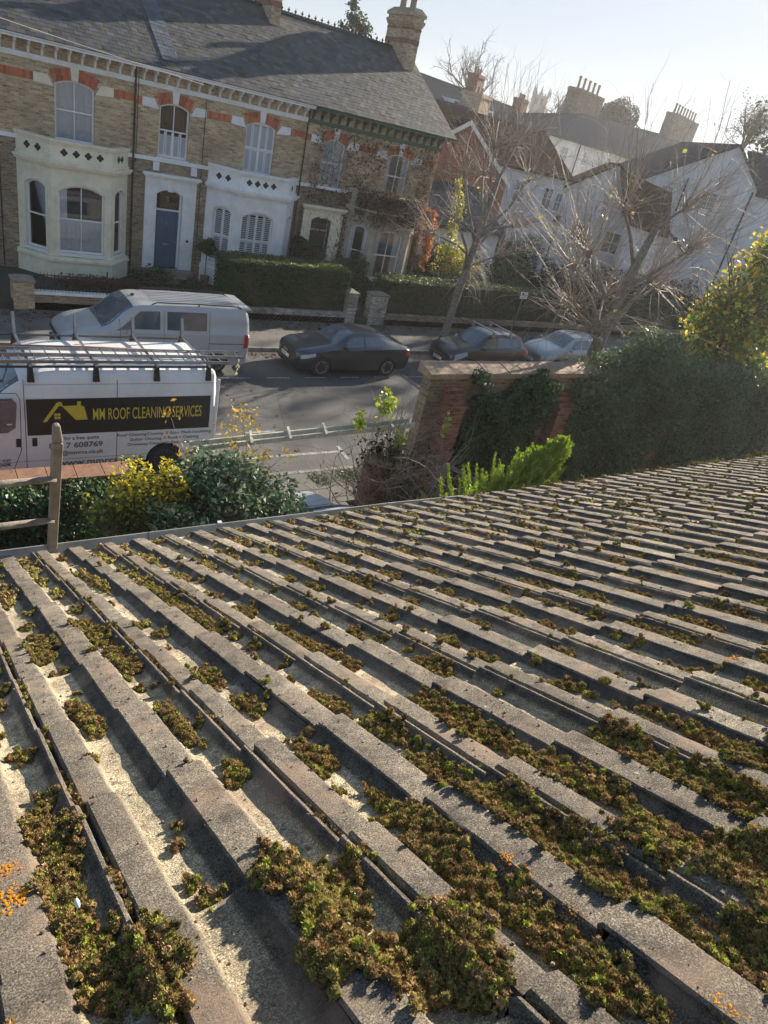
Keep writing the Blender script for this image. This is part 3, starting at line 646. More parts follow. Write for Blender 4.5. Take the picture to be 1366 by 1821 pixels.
def bay(parent, P, mat, z0, spec, label, pierced, stain_sill=True):
    """canted bay: P plan points left to right; spec = (u0,u1,z0,z1,rise,inside,bars) or None per face"""
    mb = MB()
    for k in range(3):
        a, b = P[k], P[k+1]; L = math.hypot(b[0]-a[0], b[1]-a[1]); fr = Fr(a, (b[0]-a[0], b[1]-a[1]))
        u0, u1, w0, w1, rise, ins, bars = spec[k]
        panel(mb, fr, [(0, z0), (L, z0), (L, 4.78), (0, 4.78)], [arch(u0, u1, w0, w1, rise)], 0, .17)
        # raised hood above each opening
        mb.fring(fr, arch(u0-.09, u1+.09, w0+.02, w1+.10, rise*1.05), arch(u0-.012, u1+.012, w0+.02, w1+.012, rise), .002, .022)
    band(mb, P, .003, .10, z0, z0+.62); band(mb, P, .0, .16, z0+.62, z0+.70); band(mb, P, .0, .12, 1.0, 1.09)
    band(mb, P, .003, .13, 3.97, 4.05); band(mb, P, .003, .19, 4.05, 4.13); band(mb, P, .003, .06, 4.13, 4.20)
    band(mb, P, .003, .05, 4.66, 4.72); band(mb, P, -.12, .09, 4.72, 4.80)
    mb.add([(x, y, 4.55) for x, y in P], [(0, 1, 2, 3)])
    bo = obj('bay', mb, mat, parent, bevel=.006)
    for k in range(3):
        a, b = P[k], P[k+1]; fr = Fr(a, (b[0]-a[0], b[1]-a[1])); u0, u1, w0, w1, rise, ins, bars = spec[k]
        window(parent, fr, u0, u1, w0, w1, rise, ins, back=.12, bars=bars, sill=True)
        for u in pierced[k]:
            q = MB(); r_ = .062
            for dx, dz in ((r_, 0), (-r_, 0), (0, r_), (0, -r_)):
                q.fprism(fr, [(u+dx+.055*math.cos(t*math.pi/5), 4.43+dz+.055*math.sin(t*math.pi/5)) for t in range(10)], -.02, .006)
            q.fprism(fr, [(u-.085, 4.43), (u, 4.345), (u+.085, 4.43), (u, 4.515)], -.02, .008)
            obj('opening_shade', q, 'dark_room', bo)  # solid dark plate painted as the shade inside a pierced opening
    return bo
def surround(parent, u0, u1, z0, z1, du0, du1, dz0, dz1, mat, door_mat, label_door=None, depth=.28):
    mb = MB(); n = 8
    panel(mb, FRT, [(u0, z0), (u1, z0), (u1, z1), (u0, z1)], [arch(du0, du1, dz0, dz1, .16)], .07, .07+depth)
    for a, b, c, d in ((u0, u0+.003, z0, z1), (u1-.003, u1, z0, z1)): mb.fbox(FRT, a, b, -.02, .069, c, d)
    mb.fbox(FRT, u0-.12, u1+.12, -.02, .20, z1, z1+.10); mb.fbox(FRT, u0-.05, u1+.05, -.02, .13, z1-.07, z1)
    mb.fprism(FRT, [((du0+du1)/2-.10, dz1-.06), ((du0+du1)/2+.10, dz1-.06), ((du0+du1)/2+.14, dz1+.14), ((du0+du1)/2-.14, dz1+.14)], .071, .10)
    so = obj('door_surround', mb, mat, parent, bevel=.006)
    zt = dz0+2.12; d = MB(); d.fbox(FRT, du0+.05, du1-.05, -.26, -.20, dz0, zt)
    w2 = (du1-du0-.1)
    for a, b in ((.08, .46), (.54, .92)):
        for c, e in ((.06, .34), (.42, .94)):
            uu0, uu1 = du0+.05+w2*a, du0+.05+w2*b; c, e = dz0+c*2.1, dz0+e*2.1
            d.fring(FRT, [(uu0, c), (uu1, c), (uu1, e), (uu0, e)], [(uu0+.03, c+.03), (uu1-.03, c+.03), (uu1-.03, e-.03), (uu0+.03, e-.03)], -.2, -.185)
    do = obj('door', d, door_mat, parent, bevel=.004)
    k = MB(); k.fbox(FRT, (du0+du1)/2-.13, (du0+du1)/2+.13, -.2, -.19, dz0+.86, dz0+.92); obj('letter_box', k, 'aerial', do)
    k = MB(); k.lathe([(.012, 0), (.03, -.02), (.03, -.04), (.01, -.05)], (du1-.14, FY+.185, dz0+1.0), 10, 'y'); obj('handle', k, 'aerial', do)
    f = MB(); f.fring(FRT, arch(du0, du1, dz0, dz1, .16), arch(du0+.05, du1-.05, dz0, dz1-.05, .14), -.25, -.15)
    f.fbox(FRT, du0+.05, du1-.05, -.25, -.15, zt, zt+.06); fo = obj('door_frame', f, 'window_white', parent)
    g = MB(); g.fprism(FRT, arch(du0+.05, du1-.05, zt+.06, dz1-.05, .14), -.21, -.205); obj('fanlight', g, 'window_glass', fo)
    b = MB(); b.fbox(FRT, du0, du1, -.62, -.60, dz0, dz1); obj('dark_interior', b, 'dark_room', fo)
    s = MB(); s.fbox(FRT, u0, u1, -.25, .35, .30, dz0-.02); s.fbox(FRT, u0-.05, u1+.05, .35, .68, .30, dz0-.2); obj('doorstep', s, 'stone', parent)
    return do
def text(body, size, fr_fn, mat, name, parent, bold=0, squash=1, align='LEFT', depth=.002):
    cu = bpy.data.curves.new(name, 'FONT'); cu.body = body; cu.size = size; cu.align_x = align; cu.extrude = depth; cu.offset = bold; cu.resolution_u = 3; cu.fill_mode = 'BOTH'
    t = bpy.data.objects.new('t', cu); scene.collection.objects.link(t); dg = bpy.context.evaluated_depsgraph_get()
    me = bpy.data.meshes.new_from_object(t.evaluated_get(dg)); bpy.data.objects.remove(t)
    for v in me.vertices: v.co = Vector(fr_fn(v.co.x*squash, v.co.y, v.co.z))
    me.materials.clear(); me.materials.append(MATS[mat]); me.name = name
    return attach(link(bpy.data.objects.new(name, me)), parent)
def head(parent, cx, w, z1, left, right):
    """white keystone, red voussoirs and white springers over a first floor window"""
    h = w/2; rise = .14
    def arc(u, off):
        rad = (h*h+rise*rise)/(2*rise); return z1-rad+math.sqrt(max(0, (rad+off)**2-(u-cx)**2))
    def wedge(mb, ua, ub, o0, o1, d, fan=.16):
        n = 5; bot = [(ua+(ub-ua)*i/n, arc(ua+(ub-ua)*i/n, o0)) for i in range(n+1)]
        top = [(cx+(u-cx)*(1+fan), arc(u, o0)+(o1-o0)) for u, z in bot][::-1]; mb.fprism(FRT, bot+top, -.05, d)
    wm = 'white_paint' if cx > 8 else 'cream_paint'
    def put(name, mat, fn): q = MB(); fn(q); obj(name, q, mat, parent)
    for a_, b_ in ((cx-h-.02, cx-.10), (cx+.10, cx+h+.02)): put('brick_arch', REDV, lambda q: wedge(q, a_, b_, .003, .34, .012, .22))
    put('keystone', wm, lambda q: wedge(q, cx-.095, cx+.095, .003, .46, .03, .5))
    zb = z1-.22
    for sg in (-1, 1):
        P_ = [(cx+sg*(h+.62), zb), (cx+sg*(h+.03), zb-.05), (cx+sg*(h+.20), zb+.26), (cx+sg*(h+.62), zb+.26)]
        put('springer', wm, lambda q: q.fprism(FRT, P_, -.05, .014))
    if left is not None: put('red_band', REDV, lambda q: q.fbox(FRT, left, cx-h-.623, -.05, .010, zb+.01, zb+.25))
    if right is not None: put('red_band', REDV, lambda q: q.fbox(FRT, cx+h+.623, right, -.05, .010, zb+.01, zb+.25))
def house(x0, x1, label, holes, name='terraced_house'):
    H = thing(name, label, 'house', (x0, FY, .3))
    up = [h for h in holes if h[2] > 4.58]; lo = [h for h in holes if h[2] <= 4.58]
    mb = MB(); panel(mb, FRT, [(x0, 4.60), (x1, 4.60), (x1, 7.42), (x0, 7.42)], [arch(*h) for h in up], 0, .16)
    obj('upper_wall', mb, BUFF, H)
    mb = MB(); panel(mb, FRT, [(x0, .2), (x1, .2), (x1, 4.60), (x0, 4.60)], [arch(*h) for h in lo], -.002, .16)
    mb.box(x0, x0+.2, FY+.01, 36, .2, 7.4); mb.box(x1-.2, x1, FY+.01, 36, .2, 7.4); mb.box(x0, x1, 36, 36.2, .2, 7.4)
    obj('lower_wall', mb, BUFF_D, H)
    mb = MB(); mb.fbox(FRT, x0, x1, -.05, .05, 4.53, 4.66); obj('string_course', mb, 'white_paint', H)
    return H
def roof_for(H, x0, x1, crest=True, over=0):
    V, F, C = slates(x0, x1+over, ROOF_A, ROOF_B, pal=SLP, rg=np.random.default_rng(int(x0*10+100)))
    rf = npobj('roof', V, F, 'slate', H, C)
    mb = MB(); mb.hull([(x0, 27.55, 7.49), (x1+over, 27.55, 7.49), (x1+over, 32.6, 10.46), (x0, 32.6, 10.46)], [(x0, 27.55, 7.40), (x1+over, 27.55, 7.40), (x1+over, 32.6, 10.36), (x0, 32.6, 10.36)])
    mb.hull([(x0, 32.62, 10.46), (x1+over, 32.62, 10.46), (x1+over, 37.6, 7.49), (x0, 37.6, 7.49)], [(x0, 32.62, 10.36), (x1+over, 32.62, 10.36), (x1+over, 37.6, 7.40), (x0, 37.6, 7.40)])
    obj('roof_boards', mb, 'slate_far', rf)
    mb = MB(); mb.hull([(x0, 32.47, 10.45), (x1+over, 32.47, 10.45), (x1+over, 32.6, 10.56), (x0, 32.6, 10.56)], [(x0, 32.60, 10.44), (x1+over, 32.60, 10.44), (x1+over, 32.73, 10.45), (x0, 32.73, 10.45)])
    x = x0+.15
    while x < x1+over-.1:
        mb.fprism(Fr((0, 32.6), (1, 0)), [(x-.02, 10.5), (x+.02, 10.5), (x+.02, 10.60), (x+.065, 10.62), (x+.045, 10.66), (x+.02, 10.66), (x, 10.74), (x-.02, 10.66), (x-.045, 10.66), (x-.065, 10.62), (x-.02, 10.60)], -.015, .015)
        mb.fprism(Fr((0, 32.6), (1, 0)), [(x+.13, 10.5), (x+.19, 10.5), (x+.16, 10.60)], -.012, .012); x += .32
    obj('ridge_crest', mb, 'iron', rf)
    return rf
def eaves(H, x0, x1, mat, over=0):
    mb = MB(); mb.fbox(FRT, x0, x1+over, -.02, .52, 7.36, 7.41); mb.fbox(FRT, x0, x1, 0, .07, 6.93, 7.01); mb.fbox(FRT, x0, x1, .0, .045, 6.86, 6.93)
    obj('soffit', mb, mat, H)
    n = 8; V_ = []
    for x in (x0, x1+over):
        for r_ in (.065, .055): V_ += [(x, 27.50+r_*math.cos(math.pi+math.pi*k/n), 7.475+r_*math.sin(math.pi+math.pi*k/n)) for k in range(n+1)]
    m_ = n+1; F_ = []
    for k in range(n): F_ += [(k, k+1, 2*m_+k+1, 2*m_+k), (m_+k, 3*m_+k, 3*m_+k+1, m_+k+1)]
    mb = MB(); mb.add(V_, F_); obj('gutter', mb, mat, H)
    n = max(1, round((x1-x0)/.40)); b0 = bracket(H, x0+(x1-x0)/n/2, mat)
    for k in range(1, n):
        b = dup(b0, parent=H); b.location = b0.location+Vector((k*(x1-x0)/n, 0, 0))
def chimney(H, x0, x1, y0, y1, zb, z1, pots, red=True):
    mb = MB(); mb.box(x0, x1, y0, y1, zb, z1-.55)
    for i, (g, a, b) in enumerate(((.05, z1-.55, z1-.45), (.09, z1-.45, z1-.33), (.03, z1-.33, z1-.20), (.10, z1-.20, z1-.06))): mb.box(x0-g, x1+g, y0-g, y1+g, a, b)
    c = obj('chimney', mb, BUFF, H)
    mb = MB(); mb.box(x0-.012, x1+.012, y0-.012, y1+.012, z1-1.25, z1-1.05); mb.box(x0-.012, x1+.012, y0-.012, y1+.012, z1-.72, z1-.62); obj('red_band', mb, REDB, c)
    mb = MB(); mb.hull([(x0+.1, y0+.1, z1+.12), (x1-.1, y0+.1, z1+.12), (x1-.1, y1-.1, z1+.12), (x0+.1, y1-.1, z1+.12)], [(x0-.08, y0-.08, z1-.06), (x1+.08, y0-.08, z1-.06), (x1+.08, y1+.08, z1-.06), (x0-.08, y1+.08, z1-.06)]); obj('chimney_cap', mb, 'stone', c)
    for px, py in pots:
        mb = MB(); mb.lathe([(.15, 0), (.14, .35), (.17, .40), (.17, .48), (.13, .50), (.10, .49), (.10, .2)], (px, py, z1+.08), 12); obj('chimney_pot', mb, 'pot_buff', c, smooth=False)
    mb = MB(); mb.box(x0-.06, x1+.06, y0-.10, y0-.005, zb+.0, zb+.35); obj('lead_flashing', mb, 'lead', c)
    return c
def downpipe(H, x, z0, z1, y=FY-.06, r=.035, mat='iron'):
    mb = MB(); mb.tube([(x, y, z0), (x, y, z1)], r, 8)
    for z in np.arange(z0+.4, z1, 1.2): mb.lathe([(r+.015, -.03), (r+.015, .03)], (x, y, z), 8)
    obj('downpipe', mb, mat, H)
# --- left house with the cream bay
XA0, XAB, XBC, XC1 = -2.0, 7.97, 14.59, 21.35
wA = [(5.34, 6.58, 4.70, 6.50, .16), (-.6, .6, 4.70, 6.50, .16)]
bayA = [(4.13, FY), (5.0, 27.06), (6.95, 27.06), (7.74, FY)]
HA = house(XA0, XAB, 'buff brick terraced house with the cream painted bay window, leftmost of the row', [wA[0], wA[1], (4.5, 7.4, .9, 3.9, 0)])
for h in wA: window(HA, FRT, *h, 'curtain')
head(HA, 5.96, 1.24, 6.50, .6+.66, 7.93); head(HA, 0, 1.2, 6.50, -1.98, None)
LA = math.hypot(.87, .94); LC = math.hypot(.79, .94)
bay(HA, bayA, 'cream_paint', .30, [(.30, LA-.22, 1.22, 3.42, .16, 'curtain', 0), (.24, 1.72, 1.22, 3.45, .22, 'half', 1), (.25, LC-.25, 1.22, 3.42, .14, 'curtain', 0)], '', [(.42, .82), (.42, .80, 1.18, 1.56), (.5, .75)])
rA = roof_for(HA, XA0, XAB); eaves(HA, XA0, XAB, 'white_paint'); downpipe(HA, 7.90, .4, 7.35, mat='iron')
downpipe(HA, 3.62, .4, 7.35, r=.02); 
# --- middle house with blue door
wB = [(8.78, 9.86, 4.70, 6.47, .14), (12.08, 13.30, 4.66, 6.48, .15)]
bayB = [(10.72, FY), (11.66, 27.06), (13.72, 27.06), (14.50, FY)]
HB = house(XAB, XBC, 'buff brick terraced house with the blue front door and white bay, middle of the row', [wB[0], wB[1], (11.1, 14.1, .9, 3.9, 0), (8.78, 9.82, .72, 3.62, .16)])
window(HB, FRT, *wB[0], 'shutter_half'); window(HB, FRT, *wB[1], 'shutter', bars=1)
head(HB, 9.32, 1.08, 6.47, 7.99, 11.45-.03); head(HB, 12.69, 1.22, 6.48, None, 14.57)
LB = math.hypot(.94, .94); LD = math.hypot(.78, .94)
bay(HB, bayB, 'white_paint', .30, [(.35, LB-.26, 1.25, 3.38, .16, 'shutter_open', 1), (.22, 1.55, 1.25, 3.38, .2, 'shutter_open', 1), (.25, LD-.25, 1.25, 3.35, .14, 'shutter_open', 0)], '', [(.45, .82), (.36, .70, 1.04, 1.38), (.5,)])
dB = surround(HB, 8.36, 10.30, .72, 4.06, 8.80, 9.80, .72, 3.62, 'white_paint', 'blue_door')
text('3', .17, lambda x, y, z: (9.24+x, FY+.192-z, 2.30+y), 'aerial', 'house_number', dB)
text('3', .28, lambda x, y, z: (9.22+x, FY+.19-z, 3.16+y), 'aerial', 'house_number', dB)
for x in (8.60, 10.02):
    mb = MB(); mb.fbox(FRT, x, x+.22, .051, .13, 4.24, 4.52); obj('console', mb, 'white_paint', HB)
rB = roof_for(HB, XAB, XBC); eaves(HB, XAB, XBC, 'white_paint')
mb = MB(); mb.lathe([(.05, 0), (.05, -.03), (.02, -.05)], (10.06, FY-.07, 1.85), 12, 'y'); obj('door_bell', mb, 'iron', HB)
mb = MB(); mb.tube([(10.44, FY-.02, 7.0), (10.44, FY-.02, 4.7), (10.47, FY-.02, 1.0)], .012, 5); mb.tube([(XAB+.02, 27.9, 7.1), (XAB+.02, 27.97, 4.4)], .012, 5); obj('wall_cable', mb, 'iron', HB)
# --- right end house with the green door
wC = [(15.48, 16.50, 4.66, 6.44, .15), (18.70, 19.88, 4.62, 6.40, .15)]
bayC = [(16.75, FY), (17.45, 27.06), (20.35, 27.06), (21.05, FY)]
bayC = [(17.05, FY), (17.98, 27.06), (20.02, 27.06), (20.95, FY)]
HC = house(XBC, XC1, 'creeper clad brick house with green front door and green eaves ending the row', [wC[0], wC[1], (17.4, 20.6, .9, 3.9, 0), (15.40, 16.36, .72, 3.45, .16)])
for h in wC: window(HC, FRT, *h, 'curtain' if h[0] < 17 else 'side')
head(HC, 15.99, 1.02, 6.44, 14.62, 18.06-.03); head(HC, 19.29, 1.18, 6.40, None, 21.3)
LE = math.hypot(.93, .94)
bay(HC, bayC, 'old_cream', .30, [(.34, LE-.2, 1.25, 3.40, .18, 'side', 0), (.28, 1.72, 1.25, 3.36, .12, 'side', 1), (.3, LE-.3, 1.25, 3.35, .14, 'side', 0)], '', [(.5, .85), (.4, .75, 1.1, 1.45), (.5,)])
surround(HC, 14.98, 16.92, .72, 3.78, 15.40, 16.36, .72, 3.45, 'cream_paint', 'green_door')
rC = roof_for(HC, XBC, XC1, over=.42); eaves(HC, XBC, XC1, 'green_paint', .42); downpipe(HC, 14.60, .4, 7.35, r=.03)
for (H_, x_) in ((HC, XC1),):
    mb = MB(); P_ = [(x_-.21, FY, 7.38), (x_-.21, 37.2, 7.38), (x_-.21, 32.6, 10.37)]; mb.hull(P_, [(x_-.001, p[1], p[2]) for p in P_]); obj('gable', mb, BUFF_D, H_)
    mb = MB()
    for a_, b_ in (((27.56, 7.40), (32.6, 10.38)), ((37.6, 7.40), (32.6, 10.38))):
        P_ = [(x_+.36, a_[0], a_[1]), (x_+.36, b_[0], b_[1]), (x_+.36, b_[0], b_[1]-.2), (x_+.36, a_[0], a_[1]-.2)]; mb.hull(P_, [(p[0]+.04, p[1], p[2]) for p in P_])
    obj('bargeboard', mb, 'green_paint', H_)
chimney(HC, 20.75, 22.05-.75, 31.3, 33.3, 8.9, 11.95, [(20.95, 31.8), (21.0, 32.7)])
chimney(HB, 14.15, 15.0-.42, 31.6, 33.4, 9.4, 11.75, [(14.35, 32.0), (14.35, 32.9)])
mb = MB(); mb.tube([(20.6, 31.9, 10.9), (20.55, 31.9, 12.9)], .015, 5); mb.tube([(20.35, 31.9, 12.4), (20.8, 31.9, 12.4)], .01, 4); mb.tube([(20.45, 31.9, 12.0), (20.7, 31.9, 12.0)], .01, 4); obj('aerial', mb, 'aerial', HC)
# repaired strip of bluish newer slates on the left roof
V, F, C = slates(8.75, 9.35, (27.9, 7.73), (31.9, 10.07), pal=[(.10, .115, .14), (.085, .095, .12)], rg=np.random.default_rng(5)); V[:, 2] += .022
npobj('patched_slates', V, F, 'slate', rB, C)
# telephone wire running down across the eaves
mb = MB(); mb.tube([(10.6, 27.6, 7.25), (5.0, 24.5, 7.62), (-3, 19.5, 8.25)], .011, 5)
tag(obj('overhead_wire', mb, 'cable'), 'thin overhead wire running to the eaves of the middle terraced house', 'wire')
# ---------------------------------------------------------------- vehicles (front at x=0, far side at y=+half, facing -x)
def pchip(xs, ys, x):
    xs, ys = np.array(xs, float), np.array(ys, float); h = np.diff(xs); dl = np.diff(ys)/h; m = np.zeros(len(xs))
    m[1:-1] = np.where(dl[:-1]*dl[1:] > 0, 2*dl[:-1]*dl[1:]/(dl[:-1]+dl[1:]+1e-12), 0); m[0], m[-1] = dl[0], dl[-1]
    i = np.clip(np.searchsorted(xs, x)-1, 0, len(h)-1); t = (x-xs[i])/h[i]
    return (2*t**3-3*t**2+1)*ys[i]+(t**3-2*t**2+t)*h[i]*m[i]+(-2*t**3+3*t**2)*ys[i+1]+(t**3-t**2)*h[i]*m[i+1]
class Body:
    """st rows: x, z_bottom, w_low, w_mid, w_belt, z_belt, w_roof, z_roof (half widths)"""
    def __init__(s, st, ledge=.018): s.st = np.array(st, float); s.c = {}; s.lg = ledge
    def P(s, x, t):
        k_ = round(x, 4)
        if k_ not in s.c: s.c[k_] = [float(pchip(s.st[:, 0], s.st[:, k], x)) for k in range(1, 8)]
        zb, wl, wm, wb, zt, wr, zr = s.c[k_]
        H = zt-zb; C = max(zr-zt, .004)
        pts = [(0, zb), (wl*.86, zb), (wl, zb+.07), (wm, zb+H*.42), (wm*.997, zb+H*.72), (wb, zt-.012), (wb-s.lg, zt+.004), (wr+.02, zr-.11*min(1, C*3)), (wr-.05, zr-.028*min(1, C*3)), (wr*.55, zr-.004), (0, zr+.004)]
        n = len(pts)-1; u = min(max(t, 0), n-1e-6); i = int(u); f = u-i
        f2 = f
        return Vector((x, pts[i][0]*(1-f2)+pts[i+1][0]*f2, pts[i][1]*(1-f2)+pts[i+1][1]*f2))
    def mesh(s, nx=56, sub=2):
        x0, x1 = s.st[0, 0], s.st[-1, 0]
        xs = sorted(set([x0+(x1-x0)*(.5-.5*math.cos(math.pi*i/nx)) for i in range(nx+1)]+list(s.st[:, 0])))
        xs = [x for i, x in enumerate(xs) if i == 0 or x-xs[i-1] > .004]; ts = [k/sub for k in range(10*sub+1)]
        mb = MB(); V = []; R_ = len(ts)
        for x in xs:
            ring = [s.P(x, t) for t in ts]; V += ring+[Vector((p.x, -p.y, p.z)) for p in ring[-2:0:-1]]
        m = 2*R_-2; F = [(i*m+k, i*m+(k+1) % m, (i+1)*m+(k+1) % m, (i+1)*m+k) for i in range(len(xs)-1) for k in range(m)]
        F += [tuple(range(m-1, -1, -1)), tuple((len(xs)-1)*m+k for k in range(m))]
        mb.add(V, F); return mb
    def patch(s, mb, side, c, nx=8, nt=5, off=.006, th=.008):
        """c = four (x,t) corners, counter clockwise"""
        V = []
        for j in range(nt+1):
            for i in range(nx+1):
                a, b = i/nx, j/nt
                x = (c[0][0]*(1-a)+c[1][0]*a)*(1-b)+(c[3][0]*(1-a)+c[2][0]*a)*b; t = (c[0][1]*(1-a)+c[1][1]*a)*(1-b)+(c[3][1]*(1-a)+c[2][1]*a)*b
                e = .01; p = s.P(x, t); du = s.P(x+e, t)-s.P(x-e, t); dv = s.P(x, min(t+e, 9.999))-s.P(x, t-e)
                n = du.cross(dv); n = n.normalized() if n.length > 1e-9 else Vector((0, 1, 0))
                if n.y < 0 and abs(n.y) > .05: n = -n
                if n.z < 0 and t > 4: n = -n
                q = p+n*off; V.append((q.x, q.y*side, q.z))
        n = nx+1; mb.add(V, [(j*n+i, j*n+i+1, (j+1)*n+i+1, (j+1)*n+i) for j in range(nt) for i in range(nx)])
    def top(s, mb, x0, x1, t0, t0b, nx=8, off=.006, bow=0):
        """panel across the top from side to side; t0 at x0, t0b at x1"""
        V = []; m = 14
        for i in range(nx+1):
            a = i/nx; tt = t0*(1-a)+t0b*a
            for k in range(m+1):
                f = -1+2*k/m; t = 10-(10-tt)*abs(f); x = x0+(x1-x0)*a+bow*(f*f)*(1 if True else 0)
                p = s.P(x, t); e = .01; du = s.P(x+e, t)-s.P(x-e, t); n = Vector((-du.z, 0, du.x)).normalized()
                if n.z < 0: n = -n
                V.append((p.x+n.x*off, p.y*(1 if f > 0 else -1), p.z+n.z*off))
        n = m+1; mb.add(V, [(i*n+k, i*n+k+1, (i+1)*n+k+1, (i+1)*n+k) for i in range(nx) for k in range(m)])
def cut_arches(o, wheels, r, half):
    ob = []
    for x in wheels:
        for sd in (-1, 1):
            mb = MB(); mb.lathe([(r, 0), (r, .62)], (x, (half-.30)*1.0 if sd > 0 else -half-.32, r*.86), 28, 'y')
            me = bpy.data.meshes.new('c'); me.from_pydata(mb.v, [], mb.f); recalc(me); c = link(bpy.data.objects.new('c', me)); ob.append(c)
            md = o.modifiers.new('b', 'BOOLEAN'); md.object = c; md.operation = 'DIFFERENCE'; md.solver = 'EXACT'
    bpy.context.view_layer.update(); dg = bpy.context.evaluated_depsgraph_get()
    me = bpy.data.meshes.new_from_object(o.evaluated_get(dg)); o.modifiers.clear(); o.data = me
    for c in ob: bpy.data.objects.remove(c)
def wheel(parent, x, y, r, w, side, spokes=5, rim_mat='alloy'):
    mb = MB(); c = (x, y, r)
    mb.lathe([(r*.66, -w/2), (r*.93, -w/2), (r, -w*.36), (r, w*.36), (r*.93, w/2), (r*.66, w/2), (r*.62, w*.3), (r*.62, -w*.3)], c, 28, 'y'); o = obj('wheel', mb, 'rubber', parent, smooth=False)
    mb = MB(); s = side
    mb.lathe([(r*.68, s*w*.44), (r*.66, s*w*.51), (r*.60, s*w*.50), (r*.58, s*w*.2)], c, 28, 'y'); mb.lathe([(.001, s*w*.47), (r*.17, s*w*.46), (r*.17, s*w*.2)], c, 12, 'y')
    for k in range(spokes):
        for dv in (-.11, .11):
            a = 2*math.pi*k/spokes+dv; b = a+.10*(1 if dv > 0 else -1)
            P0 = (x+r*.12*math.cos(a), y+s*w*.40, r+r*.12*math.sin(a)); P1 = (x+r*.62*math.cos(b), y+s*w*.47, r+r*.62*math.sin(b)); mb.tube([P0, P1], [r*.055, r*.045], 5)
    obj('rim', mb, rim_mat, o)
    mb = MB(); mb.lathe([(r*.61, s*w*.15), (.001, s*w*.14)], c, 20, 'y'); obj('brake_disc', mb, 'dark_steel', o)
def plate(parent, x, y, z, s, body, w=.52, tilt=0):
    mb = MB(); mb.box(x-.012, x, y-w/2, y+w/2, z-.057, z+.057); o = obj('number_plate', mb, 'plate', parent, bevel=.003)
    text(body, .078, lambda a, b, c: (x-.0125-c, y+w/2-.03-a, z-.028+b), 'black_plastic', 'characters', o, bold=.001, squash=.92)
def mirror(parent, x, y, z, side, mat, s=1):
    mb = MB(); mb.hull([(x, y, z-.07*s), (x, y+side*.19*s, z-.06*s), (x, y+side*.19*s, z+.08*s), (x, y, z+.06*s)], [(x-.09*s, y+side*.02, z-.04*s), (x-.08*s, y+side*.16*s, z-.03*s), (x-.08*s, y+side*.16*s, z+.05*s), (x-.09*s, y+side*.02, z+.04*s)]); return obj('door_mirror', mb, mat, parent, bevel=.012)
def car(name, label, paint, st, half, wb, wr, T, plate_text, saloon=True, frontal='black_plastic', group=None):
    t = thing(name, label, 'car', (0, 0, 0), group); B = Body(st); o = obj('body', B.mesh(), paint, t, smooth=False)
    cut_arches(o, wb, wr*1.13, half); o.data.shade_smooth()
    o.data.set_sharp_from_angle(angle=R(38))
    for x in wb:
        for s in (-1, 1): wheel(t, x, s*(half-.115), wr, .215, s)
    L = st[-1][0]; g = MB(); B.top(g, T['ws'][0], T['ws'][1], T.get('wst', 7.35), 7.6, bow=.0); obj('windscreen', g, 'car_glass', t, smooth=True)
    g = MB(); B.top(g, T['rs'][0], T['rs'][1], 7.6, T.get('rst', 7.5)); obj('rear_window', g, 'car_glass', t, smooth=True)
    for s in (-1, 1):
        for c in T['sw']:
            g = MB(); B.patch(g, s, c, off=.005); obj('side_window', g, 'car_glass', t, smooth=True)
        g = MB(); B.patch(g, s, T['hl'], 6, 3, .010); obj('headlight', g, 'lamp_glass', t, smooth=True)
        g = MB(); B.patch(g, s, T['tl'], 5, 3, .010); obj('tail_light', g, 'tail_red', t, smooth=True)
        for x in T['gaps']:
            g = MB(); B.patch(g, s, [(x, 1.6), (x+.010, 1.6), (x+.010, 6.0), (x, 6.0)], 1, 10, .003); obj('door_gap', g, 'black_plastic', t)
        for x in T['handles']:
            g = MB(); p = B.P(x, 4.5); g.box(p.x-.09, p.x+.09, min(s*p.y-.01, s*p.y+s*.022), max(s*p.y-.01, s*p.y+s*.022), p.z-.013, p.z+.013); obj('door_handle', g, paint, t, bevel=.006)
        g = MB(); B.patch(g, s, [(T['sill'][0], 1.3), (T['sill'][1], 1.3), (T['sill'][1], 2.0), (T['sill'][0], 2.0)], 10, 2, .006); obj('sill_trim', g, 'black_plastic', t)
        mirror(t, T['mx'], s*(half-.04), T['mz'], s, T.get('mm', paint))
    # grille and lower intake across the nose
    for z0, z1, w0, w1 in T['grille']:
        g = MB(); x = T['gx']; g.add([(x+.06, -w0, z0), (x+.06, w0, z0), (x+.02, w0*.5, z0), (x+.02, -w0*.5, z0)]+[(x+.06, -w1, z1), (x+.06, w1, z1), (x+.02, w1*.5, z1), (x+.02, -w1*.5, z1)],
            [(0, 3, 7, 4), (3, 2, 6, 7), (2, 1, 5, 6), (0, 1, 2, 3), (4, 7, 6, 5), (0, 4, 5, 1)]); obj('grille', g, frontal, t)
    plate(t, T['gx']+.012, 0, T['pz'], 1, plate_text)
    u = MB(); u.box(.35, L-.35, -half+.34, half-.34, .16, .30); obj('underbody', u, 'black_plastic', t)
    return t
